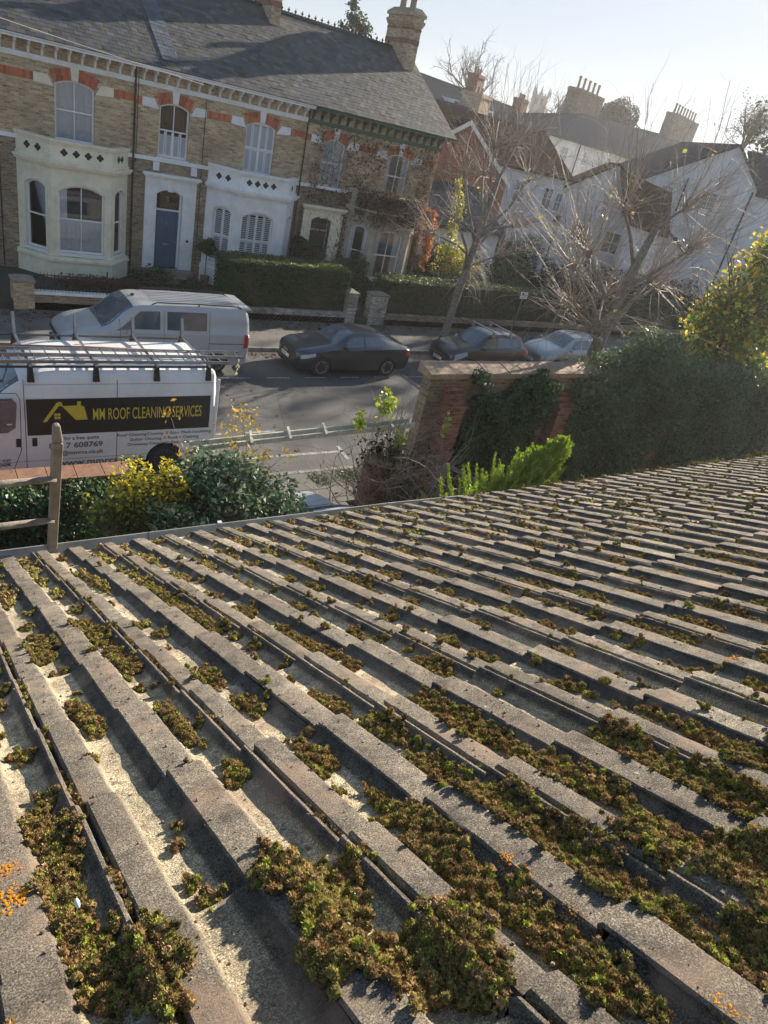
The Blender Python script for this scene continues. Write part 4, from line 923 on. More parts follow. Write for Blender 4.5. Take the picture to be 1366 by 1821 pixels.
SAL = [(0, .30, .40, .46, .44, .60, .36, .62), (.04, .22, .56, .62, .58, .68, .48, .72), (.16, .19, .74, .80, .74, .735, .62, .80), (.45, .17, .86, .895, .85, .79, .70, .875), (1.0, .16, .885, .908, .875, .865, .70, .965), (1.30, .16, .89, .908, .87, .90, .68, 1.01), (1.42, .16, .89, .908, .87, .905, .66, 1.05), (2.02, .16, .89, .908, .868, .925, .56, 1.385), (2.5, .16, .89, .908, .868, .935, .555, 1.425), (3.1, .16, .89, .908, .868, .95, .55, 1.385), (3.6, .17, .89, .905, .865, .965, .55, 1.24), (4.0, .19, .88, .895, .85, .975, .60, 1.08), (4.15, .20, .86, .885, .84, .975, .64, 1.035), (4.38, .25, .80, .84, .79, .93, .62, 1.00), (4.47, .32, .70, .75, .70, .80, .52, .90), (4.495, .40, .58, .62, .58, .72, .40, .78)]
T_S = dict(ws=(1.34, 2.05), rs=(3.08, 3.92), sw=[[(1.62, 6.15), (2.46, 6.15), (2.46, 6.95), (2.0, 6.9)], [(2.54, 6.15), (3.42, 6.15), (3.18, 6.9), (2.54, 6.95)], [(3.46, 6.2), (3.72, 6.3), (3.5, 6.8), (3.26, 6.88)]],
    hl=[(.14, 3.9), (.62, 4.3), (.60, 4.9), (.16, 4.7)], tl=[(4.22, 3.9), (4.46, 3.9), (4.44, 5.0), (4.18, 4.9)], gaps=(1.42, 2.49, 3.42), handles=(2.28, 3.22), sill=(1.25, 3.1), mx=1.68, mz=1.0, mm='black_plastic',
    grille=[(.36, .70, .52, .60), (.2, .29, .6, .66)], gx=-.035, pz=.47)
s1 = car('parked_car', 'dark grey saloon car parked between the pale camper van and the street tree', 'saloon_grey', SAL, .908, (.88, 3.516), .33, T_S, 'EJ23 KOH')
s1.location = (10.60, 19.56, 0)
for x_, y_ in ((-.045, 0),):
    for k in range(4):
        mb = MB(); n = 16; c_ = (x_, -.105+k*.07, .615); V = []
        for q_ in range(n):
            a_ = 2*math.pi*q_/n
            for r_ in (.052, .040): V += [(c_[0], c_[1]+r_*math.cos(a_), c_[2]+r_*math.sin(a_)), (c_[0]+.01, c_[1]+r_*math.cos(a_), c_[2]+r_*math.sin(a_))]
        F = []
        for q_ in range(n):
            a_, b_ = 4*q_, 4*((q_+1) % n); F += [(a_, b_, b_+2, a_+2), (a_, a_+1, b_+1, b_), (a_+2, b_+2, b_+3, a_+3)]
        mb.add(V, F); o = obj('badge_ring', mb, 'alloy', s1)
HAT = [(0, .28, .42, .48, .46, .62, .38, .66), (.05, .22, .58, .64, .60, .70, .48, .76), (.20, .19, .74, .79, .73, .77, .60, .86), (.55, .17, .83, .855, .80, .86, .66, .97), (.95, .16, .845, .862, .82, .93, .66, 1.05), (1.12, .16, .85, .862, .82, .945, .64, 1.10), (1.75, .16, .85, .862, .815, .965, .56, 1.47), (2.3, .16, .85, .862, .815, .975, .56, 1.53), (3.1, .16, .85, .86, .81, .99, .555, 1.51), (3.55, .17, .84, .855, .80, 1.0, .55, 1.45), (3.82, .20, .81, .83, .77, .99, .54, 1.22), (3.96, .25, .76, .79, .73, .95, .54, 1.02), (4.02, .34, .66, .70, .66, .84, .46, .90)]
T_H = dict(ws=(1.06, 1.78), rs=(3.56, 3.84), sw=[[(1.42, 6.15), (2.16, 6.15), (2.16, 6.95), (1.82, 6.9)], [(2.24, 6.15), (3.02, 6.15), (2.98, 6.95), (2.24, 6.95)], [(3.06, 6.2), (3.42, 6.3), (3.3, 6.85), (3.02, 6.9)]],
    hl=[(.16, 3.6), (.72, 4.3), (.70, 5.1), (.20, 4.9)], tl=[(3.72, 3.9), (3.95, 3.9), (3.84, 6.2), (3.66, 6.2)], gaps=(1.15, 2.2, 3.0), handles=(1.98, 2.86), sill=(1.1, 2.9), mx=1.38, mz=1.03,
    grille=[(.44, .62, .44, .46), (.22, .34, .52, .54)], gx=-.01, pz=.40)
s2 = car('parked_car', 'black hatchback with roof bars parked beside the leaning street tree', 'hatch_black', HAT, .862, (.80, 3.26), .31, T_H, 'WN08 LVX')
for x in (1.95, 2.85):
    mb = MB(); mb.box(x-.025, x+.025, -.72, .72, 1.60, 1.635)
    for s in (-1, 1): mb.hull([(x-.03, s*.60, 1.60), (x+.03, s*.60, 1.60), (x+.03, s*.66, 1.60), (x-.03, s*.66, 1.60)], [(x-.05, s*.58, 1.44), (x+.05, s*.58, 1.44), (x+.05, s*.68, 1.42), (x-.05, s*.68, 1.42)])
    obj('roof_bar', mb, 'steel', s2)
s2.location = (17.05, 19.62, 0)
s3 = car('parked_car', 'silver car parked behind the black hatchback, half hidden by bare branches', 'silver_paint', HAT, .862, (.80, 3.26), .31, T_H, 'WR58 TGO'); s3.location = (22.05, 19.66, 0)
s4 = car('parked_car', 'pale car on the driveway, its roof just showing beyond the tiled eaves', 'pale_paint', HAT, .862, (.80, 3.26), .31, T_H, 'WX61 FHD'); s4.location = (6.15, 10.75, .03); s4.rotation_euler = (0, 0, R(-90))
# --- pale grey camper van
CAM = [(0, .34, .52, .60, .58, .86, .50, .90), (.05, .26, .68, .76, .72, .94, .60, 1.0), (.2, .22, .84, .90, .84, 1.02, .70, 1.10), (.55, .2, .93, .952, .91, 1.12, .80, 1.21), (.95, .2, .945, .952, .93, 1.17, .80, 1.30), (1.08, .2, .945, .952, .93, 1.18, .80, 1.34), (1.78, .2, .945, .952, .93, 1.20, .76, 1.87), (2.1, .2, .945, .952, .93, 1.2, .77, 1.93), (3.4, .2, .945, .952, .93, 1.2, .775, 1.96), (4.9, .2, .945, .952, .93, 1.2, .77, 1.95), (5.14, .22, .94, .948, .92, 1.2, .76, 1.92), (5.24, .26, .91, .92, .90, 1.19, .74, 1.80), (5.29, .34, .86, .88, .86, 1.18, .70, 1.70)]
v = thing('camper_van', 'pale grey camper van parked in front of the blue door terraced house', 'van'); B = Body(CAM); o = obj('body', B.mesh(), 'camper_grey', v)
cut_arches(o, (.95, 4.28), .375, .952); o.data.shade_smooth(); o.data.set_sharp_from_angle(angle=R(38))
for x in (.95, 4.28):
    for s in (-1, 1): wheel(v, x, s*.83, .335, .22, s)
g = MB(); B.top(g, 1.0, 1.84, 7.25, 7.7); obj('windscreen', g, 'car_glass', v, smooth=True)
for s in (-1, 1):
    for c in ([(1.50, 6.12), (2.56, 6.12), (2.56, 6.9), (2.02, 6.9)], [(2.76, 6.12), (3.92, 6.12), (3.92, 6.9), (2.76, 6.9)]):
        g = MB(); B.patch(g, s, c, off=.006); obj('side_window', g, 'car_glass', v, smooth=True)
    g = MB(); B.patch(g, s, [(1.34, 6.1), (1.5, 6.12), (1.98, 6.88), (1.78, 6.6)], off=.007); obj('side_window', g, 'car_glass', v, smooth=True)
    g = MB(); B.patch(g, s, [(.10, 3.8), (.72, 4.2), (.74, 4.75), (.14, 4.8)], 6, 3, .012); obj('headlight', g, 'lamp_glass', v, smooth=True)
    g = MB(); B.patch(g, s, [(5.10, 3.6), (5.24, 3.6), (5.22, 5.9), (5.10, 5.9)], 3, 5, .012); obj('tail_light', g, 'tail_red', v, smooth=True)
    for x in (1.46, 2.66, 4.0):
        g = MB(); B.patch(g, s, [(x, 1.7), (x+.012, 1.7), (x+.012, 6.95), (x, 6.95)], 1, 12, .003); obj('door_gap', g, 'black_plastic', v)
    g = MB(); B.patch(g, s, [(4.0, 3.98), (5.1, 3.98), (5.1, 4.05), (4.0, 4.05)], 6, 1, .003); obj('slide_rail', g, 'black_plastic', v)
    for x in (2.44, 2.86):
        g = MB(); p = B.P(x, 4.6); g.box(x-.10, x+.10, min(s*p.y, s*(p.y+.022)), max(s*p.y, s*(p.y+.022)), p.z-.015, p.z+.015); obj('door_handle', g, 'camper_grey', v, bevel=.006)
    mb = MB(); mb.tube([(2.35, s*.70, 1.925), (2.5, s*.70, 1.985), (3.7, s*.70, 2.0), (4.85, s*.70, 1.985), (5.0, s*.70, 1.93)], .017, 6); mb.tube([(3.7, s*.70, 1.92), (3.7, s*.70, 2.0)], .02, 6); obj('roof_rail', mb, 'black_plastic', v)
    mirror(v, 1.72, s*.93, 1.22, s, 'camper_grey', 1.25)
for k in range(6):
    y = -.40+k*.16; g = MB(); g.tube([(2.4, y, 1.955), (3.6, y, 1.968), (4.9, y, 1.958)], .008, 4); obj('roof_rib', g, 'camper_grey', v)
mb = MB(); mb.hull([(5.0, -.72, 1.95), (5.0, .72, 1.95), (5.34, .70, 1.93), (5.34, -.70, 1.93)], [(5.0, -.72, 1.90), (5.0, .72, 1.90), (5.34, .70, 1.89), (5.34, -.70, 1.89)]); obj('spoiler', mb, 'camper_grey', v, bevel=.01)
g = MB(); x = -.03; g.box(x, .07, -.60, .60, .78, .88); g.box(x-.005, .07, -.64, .64, .34, .60); obj('grille', g, 'black_plastic', v)
mb = MB(); mb.lathe([(.07, 0), (.06, .03), (.02, .05)], (2.05, .1, 1.93), 10); obj('roof_antenna', mb, 'black_plastic', v)
plate(v, -.04, 0, .47, 1, 'BX21 VWR'); mb = MB(); mb.box(.4, 4.9, -.6, .6, .2, .34); obj('underbody', mb, 'black_plastic', v)
v.location = (3.72, 19.93, 0)
# --- white roof cleaning van; local origin at its nose, near side y = -1
VAN = [(0, .38, .60, .70, .68, 1.0, .6, 1.04), (.06, .30, .78, .86, .84, 1.08, .7, 1.12), (.3, .28, .92, .96, .93, 1.18, .78, 1.25), (.85, .28, .97, .985, .96, 1.28, .82, 1.42), (1.0, .28, .975, .985, .965, 1.3, .82, 1.48), (1.75, .28, .98, .992, .985, 1.32, .84, 2.12), (2.1, .28, .98, .992, .985, 1.34, .87, 2.30), (2.5, .28, .98, .992, .985, 1.36, .88, 2.36), (5.4, .28, .98, .992, .985, 1.36, .88, 2.37), (5.62, .30, .975, .985, .98, 1.36, .87, 2.35), (5.70, .34, .95, .96, .95, 1.36, .79, 2.28)]
v = thing('work_van', 'white roof cleaning van with ladders on its rack parked at the near kerb', 'van'); B = Body(VAN, .001)
o = obj('body', B.mesh(64, 2), 'van_white', v); cut_arches(o, (1.0, 4.62), .40, .99); o.data.shade_smooth(); o.data.set_sharp_from_angle(angle=R(38))
for x in (1.0, 4.62):
    for s in (-1, 1): wheel(v, x, s*.86, .345, .22, s, 6, 'dark_steel')
g = MB(); B.top(g, .95, 1.85, 7.25, 7.6); obj('windscreen', g, 'car_glass', v, smooth=True)
VS = lambda zz: (zz-1.36)/(2.37-.11-1.36)+6   # height to ring parameter on the upper side
_ring = [B.P(3.5, 2+6*k/200) for k in range(201)]
_rz = [p.z for p in _ring]; _ry = [p.y for p in _ring]
def side_y(z, x=3.5): return float(np.interp(z, _rz, _ry))
def decal(poly, mat, name, parent, off=.004, n=6):   # poly in (x,z) rectangle strips following the side
    x0, x1, z0, z1 = poly; V = []
    for j in range(n+1):
        z = z0+(z1-z0)*j/n
        for i in range(9): x = x0+(x1-x0)*i/8; V.append((x, -side_y(z, x)-off, z))
    g = MB(); g.add(V, [(j*9+i, j*9+i+1, (j+1)*9+i+1, (j+1)*9+i) for j in range(n) for i in range(8)]); return obj(name, g, mat, parent)
VX = 5.70-5.70   # world x of nose set below; local x = world x - VO
VO = 5.72-5.70
def lx(wx): return wx-VO
sp = decal((lx(1.96), lx(5.58), 1.06, 1.80), 'panel_black', 'sign_panel', v)
def vtext(body, wx, z, size, mat, squash=1, bold=0, width=None, off=.007, align='LEFT', name='lettering', parent=v):
    sq = squash
    if width:
        cu = bpy.data.curves.new('m', 'FONT'); cu.body = body; cu.size = size; t = bpy.data.objects.new('t', cu); scene.collection.objects.link(t); bpy.context.view_layer.update(); w_ = t.dimensions.x; bpy.data.objects.remove(t); sq = width/w_
    return text(body, size, lambda a, b, c: (lx(wx)+a, -side_y(z+b, 3.5)-off-max(c, 0), z+b), mat, name, parent, bold=bold, squash=sq, align=align)
vtext('MM ROOF CLEANING SERVICES', 3.14, 1.345, .35, 'lettering_yellow', width=2.24, bold=.0012, parent=sp)
g = MB(); fz = Fr((0, 0), (1, 0))
def vpoly(P, mat, name, off=.008, parent=sp):
    g = MB(); Q = [(lx(x), -side_y(z, 3.5)-off, z) for x, z in P]; g.hull(Q, [(a, b+.002, c) for a, b, c in Q]); return obj(name, g, mat, parent)
vpoly([(2.23, 1.34), (2.30, 1.34), (2.53, 1.66), (2.60, 1.64), (2.585, 1.72), (2.54, 1.74), (2.49, 1.72)], 'lettering_yellow', 'roof_emblem')
vpoly([(2.53, 1.74), (2.60, 1.655), (2.86, 1.655), (2.86, 1.74), (2.93, 1.74), (2.93, 1.655), (2.99, 1.63), (3.05, 1.36), (2.83, 1.36), (2.60, 1.63)], 'lettering_yellow', 'roof_emblem')
for a_, b_ in ((2.44, 1.39), (2.50, 1.39), (2.44, 1.455), (2.50, 1.455)): vpoly([(a_, b_), (a_+.05, b_), (a_+.05, b_+.052), (a_, b_+.052)], 'lettering_yellow', 'window_emblem')
vtext('Call for a free quote', 2.42, .93, .115, 'lettering_grey', width=.84, bold=.001)
vtext('07', 2.33, .755, .165, 'lettering_grey', width=.17, bold=.003); vtext('7 608769', 2.64, .755, .165, 'lettering_grey', width=.69, bold=.003)
vtext('info@mmrcs.co.uk', 2.36, .60, .125, 'lettering_grey', width=.99, bold=.001)
vtext('www.mmrcs.co.uk', 2.50, .345, .20, 'lettering_grey', width=1.7, bold=.003)
vtext('Find us on', 1.05, .53, .10, 'lettering_grey', width=.58, bold=.001); vtext('Facebook', 1.12, .43, .13, 'lettering_grey', width=.52, bold=.003)
for i_, (a_, b_, z_, xa, xb, wa, wb_) in enumerate((('Roof Cleaning/Coating', 'Solar Mesh Insulation', .945, 3.62, 4.72, .95, .90), ('Gutter Cleaning', 'Render Cleaning', .83, 3.88, 4.68, .66, .68), ('Driveway Cleaning', 'Patio Cleaning', .715, 3.84, 4.76, .82, .62))):
    vtext(a_, xa, z_, .095, 'lettering_grey', width=wa); vtext(b_, xb, z_, .095, 'lettering_grey', width=wb_)
    for q_ in range(4): vpoly([(xb-.09+(q_ % 2)*.032, z_+.005+(q_//2)*.032), (xb-.064+(q_ % 2)*.032, z_+.005+(q_//2)*.032), (xb-.064+(q_ % 2)*.032, z_+.031+(q_//2)*.032), (xb-.09+(q_ % 2)*.032, z_+.031+(q_//2)*.032)], 'orange_mark', 'orange_square', off=.005, parent=v)
def gap(P, w=.006):
    g = MB()
    for (a, b), (c, d) in zip(P, P[1:]):
        n_ = max(1, int(math.hypot(c-a, d-b)/.15))
        g.tube([(lx(a+(c-a)*k/n_), -side_y(b+(d-b)*k/n_, 3.5)-.001, b+(d-b)*k/n_) for k in range(n_+1)], w, 4)
    obj('panel_gap', g, 'black_plastic', v)
gap([(1.93, .34), (1.93, 1.95), (1.93, 2.18)]); gap([(3.62, .34), (3.62, 2.17)]); gap([(1.70, .34), (1.84, .75), (1.86, 1.8), (1.80, 1.92), (1.0, 1.92)]); gap([(1.93, 2.08), (5.68, 2.08)], .003); gap([(1.3, .50), (5.5, .50)], .003)
g = MB(); P_ = [(.9, 1.14), (1.62, 1.14), (1.76, 1.24), (1.80, 1.72), (1.72, 1.82), (1.2, 1.82)]; Q = [(lx(x), -side_y(z, 2.0)-.006, z) for x, z in P_]; g.hull(Q, [(a, b+.003, c) for a, b, c in Q]); obj('cab_window', g, 'car_glass', v)
for x_ in (1.80, 2.08):
    g = MB(); q_ = side_y(.92, 3); g.box(lx(x_)-.045, lx(x_)+.045, -q_-.014, -q_, .83, 1.01); obj('handle_recess', g, 'black_plastic', v, bevel=.01)
mb = MB(); mb.box(5.66, 5.74, -.985, -.94, .35, 2.18); obj('rear_corner', mb, 'van_white', v, bevel=.02)
mb = MB(); mb.box(5.67, 5.75, -.975, -.90, .60, .92); obj('tail_light', mb, 'tail_red', v, bevel=.01)
mb = MB(); mb.box(5.7, 5.80, -.9, .9, .36, .50); obj('bumper', mb, 'black_plastic', v, bevel=.02)
mirror(v, 1.42, -.95, 1.42, -1, 'black_plastic', 1.6); mb = MB(); mb.box(.5, 5.5, -.6, .6, .26, .42); obj('underbody', mb, 'black_plastic', v)
for x_ in (.95, 2.06, 3.22, 4.40, 5.50):
    mb = MB(); X_ = lx(x_); mb.box(X_-.025, X_+.025, -.93, .93, 2.435, 2.465)
    mb.hull([(X_-.03, .78, 2.46), (X_+.03, .78, 2.46), (X_+.03, .90, 2.46), (X_-.03, .90, 2.46)], [(X_-.028, .90, 2.86), (X_+.028, .90, 2.86), (X_+.028, .94, 2.86), (X_-.028, .94, 2.86)])
    obj('roof_bar', mb, 'steel', v)
    for s in (-1, 1):
        mb = MB(); mb.hull([(X_-.04, s*.84, 2.46), (X_+.04, s*.84, 2.46), (X_+.04, s*.92, 2.46), (X_-.04, s*.92, 2.46)], [(X_-.065, s*.90, 2.15), (X_+.065, s*.90, 2.15), (X_+.065, s*.955, 2.14), (X_-.065, s*.955, 2.14)]); obj('rack_foot', mb, 'black_plastic', v, bevel=.008)
mb = MB()
for y_ in (-.86, .86): mb.box(lx(.9), lx(5.6), y_-.02, y_+.02, 2.40, 2.434)
obj('rack_rail', mb, 'dark_steel', v)
v.location = (VO, 14.30, 0)
def ladder(name, label, x0, x1, y0, y1, z, rung=.26, rr_=.013, skew=0, rail=(.022, .032), mat='steel'):
    t = thing(name, label, 'ladder', ((x0+x1)/2, (y0+y1)/2, z))
    for y in (y0, y1):
        mb = MB(); mb.hull([(x0, y-rail[0]/2, z-rail[1]), (x1, y-rail[0]/2+skew, z-rail[1]), (x1, y+rail[0]/2+skew, z-rail[1]), (x0, y+rail[0]/2, z-rail[1])], [(x0, y-rail[0]/2, z+rail[1]), (x1, y-rail[0]/2+skew, z+rail[1]), (x1, y+rail[0]/2+skew, z+rail[1]), (x0, y+rail[0]/2, z+rail[1])]); obj('stile', mb, mat, t)
    x = x0+.12; r0 = None; i = 0
    while x < x1-.05:
        f = (x-x0)/(x1-x0)*skew
        if r0 is None: mb = MB(); mb.tube([(x, y0+f, z), (x, y1+f, z)], rr_, 8); r0 = obj('rung', mb, mat, t); b0 = r0.location.copy()
        else:
            r = dup(r0, parent=t); r.location = b0+Vector((i*rung, i*rung/(x1-x0)*skew, 0))
        x += rung; i += 1
    return t
ladder('ladder', 'near aluminium ladder lying flat on the white van roof rack', -.8, 5.98, 13.48, 13.82, 2.50)
ladder('ladder', 'far aluminium ladder on the van rack, sticking out past its rear doors', -.3, 6.42, 13.86, 14.18, 2.51, skew=-.1)
mb = MB(); mb.tube([(1.0, 14.3, 2.50), (3.2, 14.25, 2.51), (5.3, 14.10, 2.50)], .028, 8); tag(obj('pole', mb, 'terracotta', smooth=True), 'orange red pole lying along the van roof rack', 'pole')
mb = MB(); V = []
for i in range(9):
    for j in range(7): V.append((6.28+.05*math.sin(i*1.3+j*.3)+.012*j, 13.74+.05*math.cos(i*1.1)+.01*j, 2.49-i*.045-.01*math.sin(j*2)))
mb.add(V, [(i*7+j, i*7+j+1, (i+1)*7+j+1, (i+1)*7+j) for i in range(8) for j in range(6)]); tag(obj('rag', mb, 'rag'), 'yellow green rag tied to the projecting end of the far ladder', 'rag')
# ---------------------------------------------------------------- front gardens across the road
mb = MB(); mb.box(3.9, 8.6, 24.02, 24.26, -.1, .60); a_ = thing('low_wall', 'low brick front wall carrying white coping and iron railings before the cream bay', 'wall', (6.2, 24.1, 0)); obj('wall', mb, BUFF_D, a_)
mb = MB(); mb.box(3.9, 8.6, 23.98, 24.30, .60, .68); obj('coping', mb, 'white_paint', a_, bevel=.01)
mb = MB(); x = 4.0
while x < 8.6: mb.tube([(x, 24.14, .68), (x, 24.14, 1.22), (x, 24.14, 1.30)], [.009, .009, .002], 5); x += .105
for z in (.78, 1.18): mb.box(3.95, 8.6, 24.125, 24.155, z, z+.02)
for x in (6.12, 8.3): mb.tube([(x, 24.14, .68), (x, 24.14, 1.42)], .025, 6)
obj('railings', mb, 'iron', a_)
def pillar(name, label, x0, x1, y0, y1, z, mat, cap='stone', group=None, zb=-.1):
    t = thing(name, label, 'pillar', ((x0+x1)/2, (y0+y1)/2, 0), group); mb = MB(); mb.box(x0, x1, y0, y1, zb, z); obj('shaft', mb, mat, t)
    cx, cy = (x0+x1)/2, (y0+y1)/2; mb = MB(); mb.box(x0-.04, x1+.04, y0-.04, y1+.04, z, z+.07)
    mb.hull([(cx-.05, cy-.05, z+.17), (cx+.05, cy-.05, z+.17), (cx+.05, cy+.05, z+.17), (cx-.05, cy+.05, z+.17)], [(x0-.03, y0-.03, z+.07), (x1+.03, y0-.03, z+.07), (x1+.03, y1+.03, z+.07), (x0-.03, y1+.03, z+.07)]); obj('cap', mb, cap, t)
pillar('gate_pillar', 'buff brick gate pillar at the left end of the railed front wall', 3.30, 3.90, 24.0, 24.55, .95, BUFF)
pillar('gate_pillar', 'whitewashed brick gate pillar at the hedge end, left of the gateway', 15.46, 15.92, 24.0, 24.5, 1.30, PALEB)
pillar('gate_pillar', 'wider whitewashed brick gate pillar right of the gateway', 16.60, 17.42, 24.0, 24.45, 1.30, PALEB)
def lowwall(label, x0, x1, z, mat, y=24.02):
    mb = MB(); mb.box(x0, x1, y, y+.24, -.1, z); mb.box(x0, x1, y-.03, y+.27, z+.0, z+.05); tag(obj('low_wall', mb, mat), label, 'wall')
lowwall('low stained brick wall under the clipped box hedge', 8.62, 15.44, .48, PALEB); lowwall('low dark brick wall under the long hedge beside the street tree', 17.44, 44, .5, BUFF_D)
def hedge(label, x0, x1, y0, y1, z0, z1, n, pal, top):
    t = thing('hedge', label, 'hedge', ((x0+x1)/2, (y0+y1)/2, z0)); mb = MB(); e = .09; mb.box(x0+e, x1-e, y0+e, y1-e, z0, z1-e); obj('inner_twigs', mb, 'twig_dark', t)
    A = [(x1-x0)*(z1-z0), (x1-x0)*(y1-y0), (y1-y0)*(z1-z0), (y1-y0)*(z1-z0)]; S = sum(A); P = []
    for k, a in enumerate(A):
        m = int(n*a/S); u, v_ = rng.random(m), rng.random(m); d = rng.random(m)**1.5*.12-.03
        X = x0+(x1-x0)*u; Z = z0+(z1-z0)*v_; bulge = .05*np.sin(X*2.1)+.03*np.sin(X*5+Z*4)
        if k == 0: P.append(np.stack([X, y0+d+bulge, Z], 1))
        elif k == 1: P.append(np.stack([X, y0+(y1-y0)*v_, z1-d+.05*np.sin(X*1.7)+.02*np.sin(X*7)], 1))
        else: P.append(np.stack([(x0+d if k == 2 else x1-d), y0+(y1-y0)*u, Z], 1))
    P = np.concatenate(P); r = .14; dx = np.maximum(np.maximum(x0+r-P[:, 0], P[:, 0]-x1+r), 0); dz = np.maximum(P[:, 2]-z1+r, 0); dy = np.maximum(y0+r-P[:, 1], 0)
    k_ = np.sqrt(dz**2+dy**2+dx**2); P = P[k_ < r*1.18]
    V, F, C = leaf_arrays(P, .062, pal, .5, .6); z = np.repeat(P[:, 2], 4)
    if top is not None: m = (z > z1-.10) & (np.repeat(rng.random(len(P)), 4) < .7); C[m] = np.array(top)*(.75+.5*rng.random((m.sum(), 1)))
    npobj('foliage', V, F, 'leaf', t, C); return t
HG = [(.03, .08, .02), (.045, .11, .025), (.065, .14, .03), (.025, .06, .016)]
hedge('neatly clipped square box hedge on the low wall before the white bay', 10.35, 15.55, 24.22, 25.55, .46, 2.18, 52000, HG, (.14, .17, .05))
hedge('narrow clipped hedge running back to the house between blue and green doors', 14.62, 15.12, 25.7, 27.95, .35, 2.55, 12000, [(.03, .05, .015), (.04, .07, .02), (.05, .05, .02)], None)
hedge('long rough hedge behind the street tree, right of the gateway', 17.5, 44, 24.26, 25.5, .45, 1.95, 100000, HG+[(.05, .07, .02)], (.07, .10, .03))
def shrub(name, label, cat, blobs, n, size, pal, **kw):
    t = thing(name, label, cat, (blobs[0][0], blobs[0][1], 0), kw.pop('group', None)); ck = kw.pop('core_k', .6)
    mb = MB(); x, y, z = blobs[0][:3]; mb.tube([(x, y, 0), (x+.03, y, max(.2, z-.1))], [.05, .03], 6); obj('stem', mb, 'bark', t)
    if ck: core_mesh('inner_twigs', blobs, t, 'twig_dark', ck)
    foliage('foliage', blobs, n, size, pal, t, **kw); return t
G1 = [(.02, .05, .015), (.03, .07, .02), (.045, .09, .03)]
shrub('shrub', 'dark green shrub growing against the creeper clad bay window', 'shrub', [(17.3, 27.0, 1.3, .75, .5, .95), (16.9, 26.6, .9, .6, .5, .6), (17.9, 26.3, .9, .6, .4, .6)], 9000, .09, G1)
shrub('shrub', 'low green planting behind the iron railings near the doorstep', 'shrub', [(8.2, 26.2, .7, .8, .5, .45), (9.6, 25.9, .6, .5, .4, .35)], 5000, .08, G1+[(.07, .08, .04)])
shrub('shrub', 'red leaved low shrub beneath the cream bay behind the railings', 'shrub', [(6.2, 25.6, .65, 1.5, .3, .22)], 2600, .07, [(.25, .03, .03), (.16, .05, .04), (.06, .07, .03)])
t = thing('bay_tree', 'small round bay tree in a pot beside the blue front door', 'tree', (10.72, 27.45, .3)); mb = MB(); mb.lathe([(.14, 0), (.19, .34), (.20, .36), (.16, .36)], (10.72, 27.45, .34), 14); obj('pot', mb, 'terracotta', t)
mb = MB(); mb.tube([(10.72, 27.45, .68), (10.72, 27.45, 1.6)], .02, 6); obj('stem', mb, 'bark', t); foliage('foliage', [(10.72, 27.45, 1.82, .34, .32, .32)], 2600, .07, HG, t, shell=.9)
shrub('evergreen_shrub', 'wide dark evergreen growing in the garden right of the terrace', 'shrub', [(23.4, 28.5, 1.5, 1.5, 1.2, 1.5), (25.5, 29, 1.2, 1.5, 1.2, 1.3), (27.5, 28, 1.3, 1.4, 1, 1.2)], 17000, .11, G1+[(.06, .07, .02)])
shrub('evergreen_shrub', 'tall dull green evergreen mass left of the lamp post', 'shrub', [(30.0, 30, 1.6, 1.8, 1.5, 1.9), (32.5, 29, 1.1, 1.6, 1.2, 1.5)], 15000, .13, G1)
shrub('evergreen_shrub', 'dark shrub below the white houses right of the sign', 'shrub', [(35, 28, 1.4, 2.2, 1.5, 1.5), (39, 28.5, 1.4, 2.5, 1.5, 1.5), (43, 28, 1.4, 2.5, 1.5, 1.3)], 17000, .14, [(.035, .045, .02), (.05, .05, .03), (.025, .035, .015)])
mb = MB(); mb.box(21.9, 23.1, 27.0, 27.8, .3, 1.65); mb.box(21.85, 23.15, 26.95, 27.85, 1.65, 1.73); tag(obj('storage_bin', mb, 'bin_grey', bevel=.02), 'dark grey garden store at the right corner of the creeper clad house', 'bin')
# creeper: woody stems and dead leaf litter on the right end house, red leaves hanging at its corner
cr = thing('creeper', 'brown winter creeper covering the wall and bay of the green door house', 'climbing plant', (17, 27.9, .3)); tw = Twigs(4)
def climb(x, z, n, d0, y=27.95):
    p = np.array([x, y, z]); d = np.array(d0, float); pts = [p.copy()]
    for i in range(n):
        d += rng.normal(size=3)*[.35, 0, .35]; d[1] = 0; d /= np.linalg.norm(d); p = p+d*.16; p[0] = min(21.2, max(14.8, p[0])); p[2] = min(6.9, p[2]); pts.append([p[0], y-.02*rng.random(), p[2]])
    return pts
for k in range(46):
    x = rng.choice([16.98, 17.1, 20.9, 21.15, 16.95]); P_ = climb(x+.1*rng.normal(), .4, 26+rng.integers(0, 14), (rng.normal()*.2, 0, 1)); tw.add(P_, .022, .006)
    for q_ in range(9):
        s_ = P_[rng.integers(14, len(P_))]; tw.add(climb(s_[0], s_[2], rng.integers(5, 16), (rng.normal(), 0, .4*rng.normal())), .008, .003)
for k in range(260): tw.add(climb(rng.uniform(15.2, 21.2), rng.uniform(4.2, 6.7), rng.integers(4, 12), (rng.normal(), 0, rng.normal())), .007, .003)
for k in range(150):
    x = rng.uniform(17.3, 20.9); P_ = np.array(climb(x, rng.uniform(3.5, 4.9), rng.integers(3, 8), (rng.normal(), 0, -.3), 27.0)); P_[:, 1] = np.where((P_[:, 0] > 17.9) & (P_[:, 0] < 20.1), 26.93, 27.35+.1*rng.random()); tw.add(P_, .008, .003)
tw.build('stems', 'twig_dark', cr)
n = 9000; X = rng.uniform(15.0, 21.25, n); Z = rng.uniform(.6, 6.85, n); den = .25+.55*np.exp(-((Z-4.35)/.45)**2)+.9*np.exp(-((X-17.05)/.3)**2)*(Z < 4.6)+.5*np.exp(-((X-20.9)/.35)**2)+.25*(Z > 5.9)
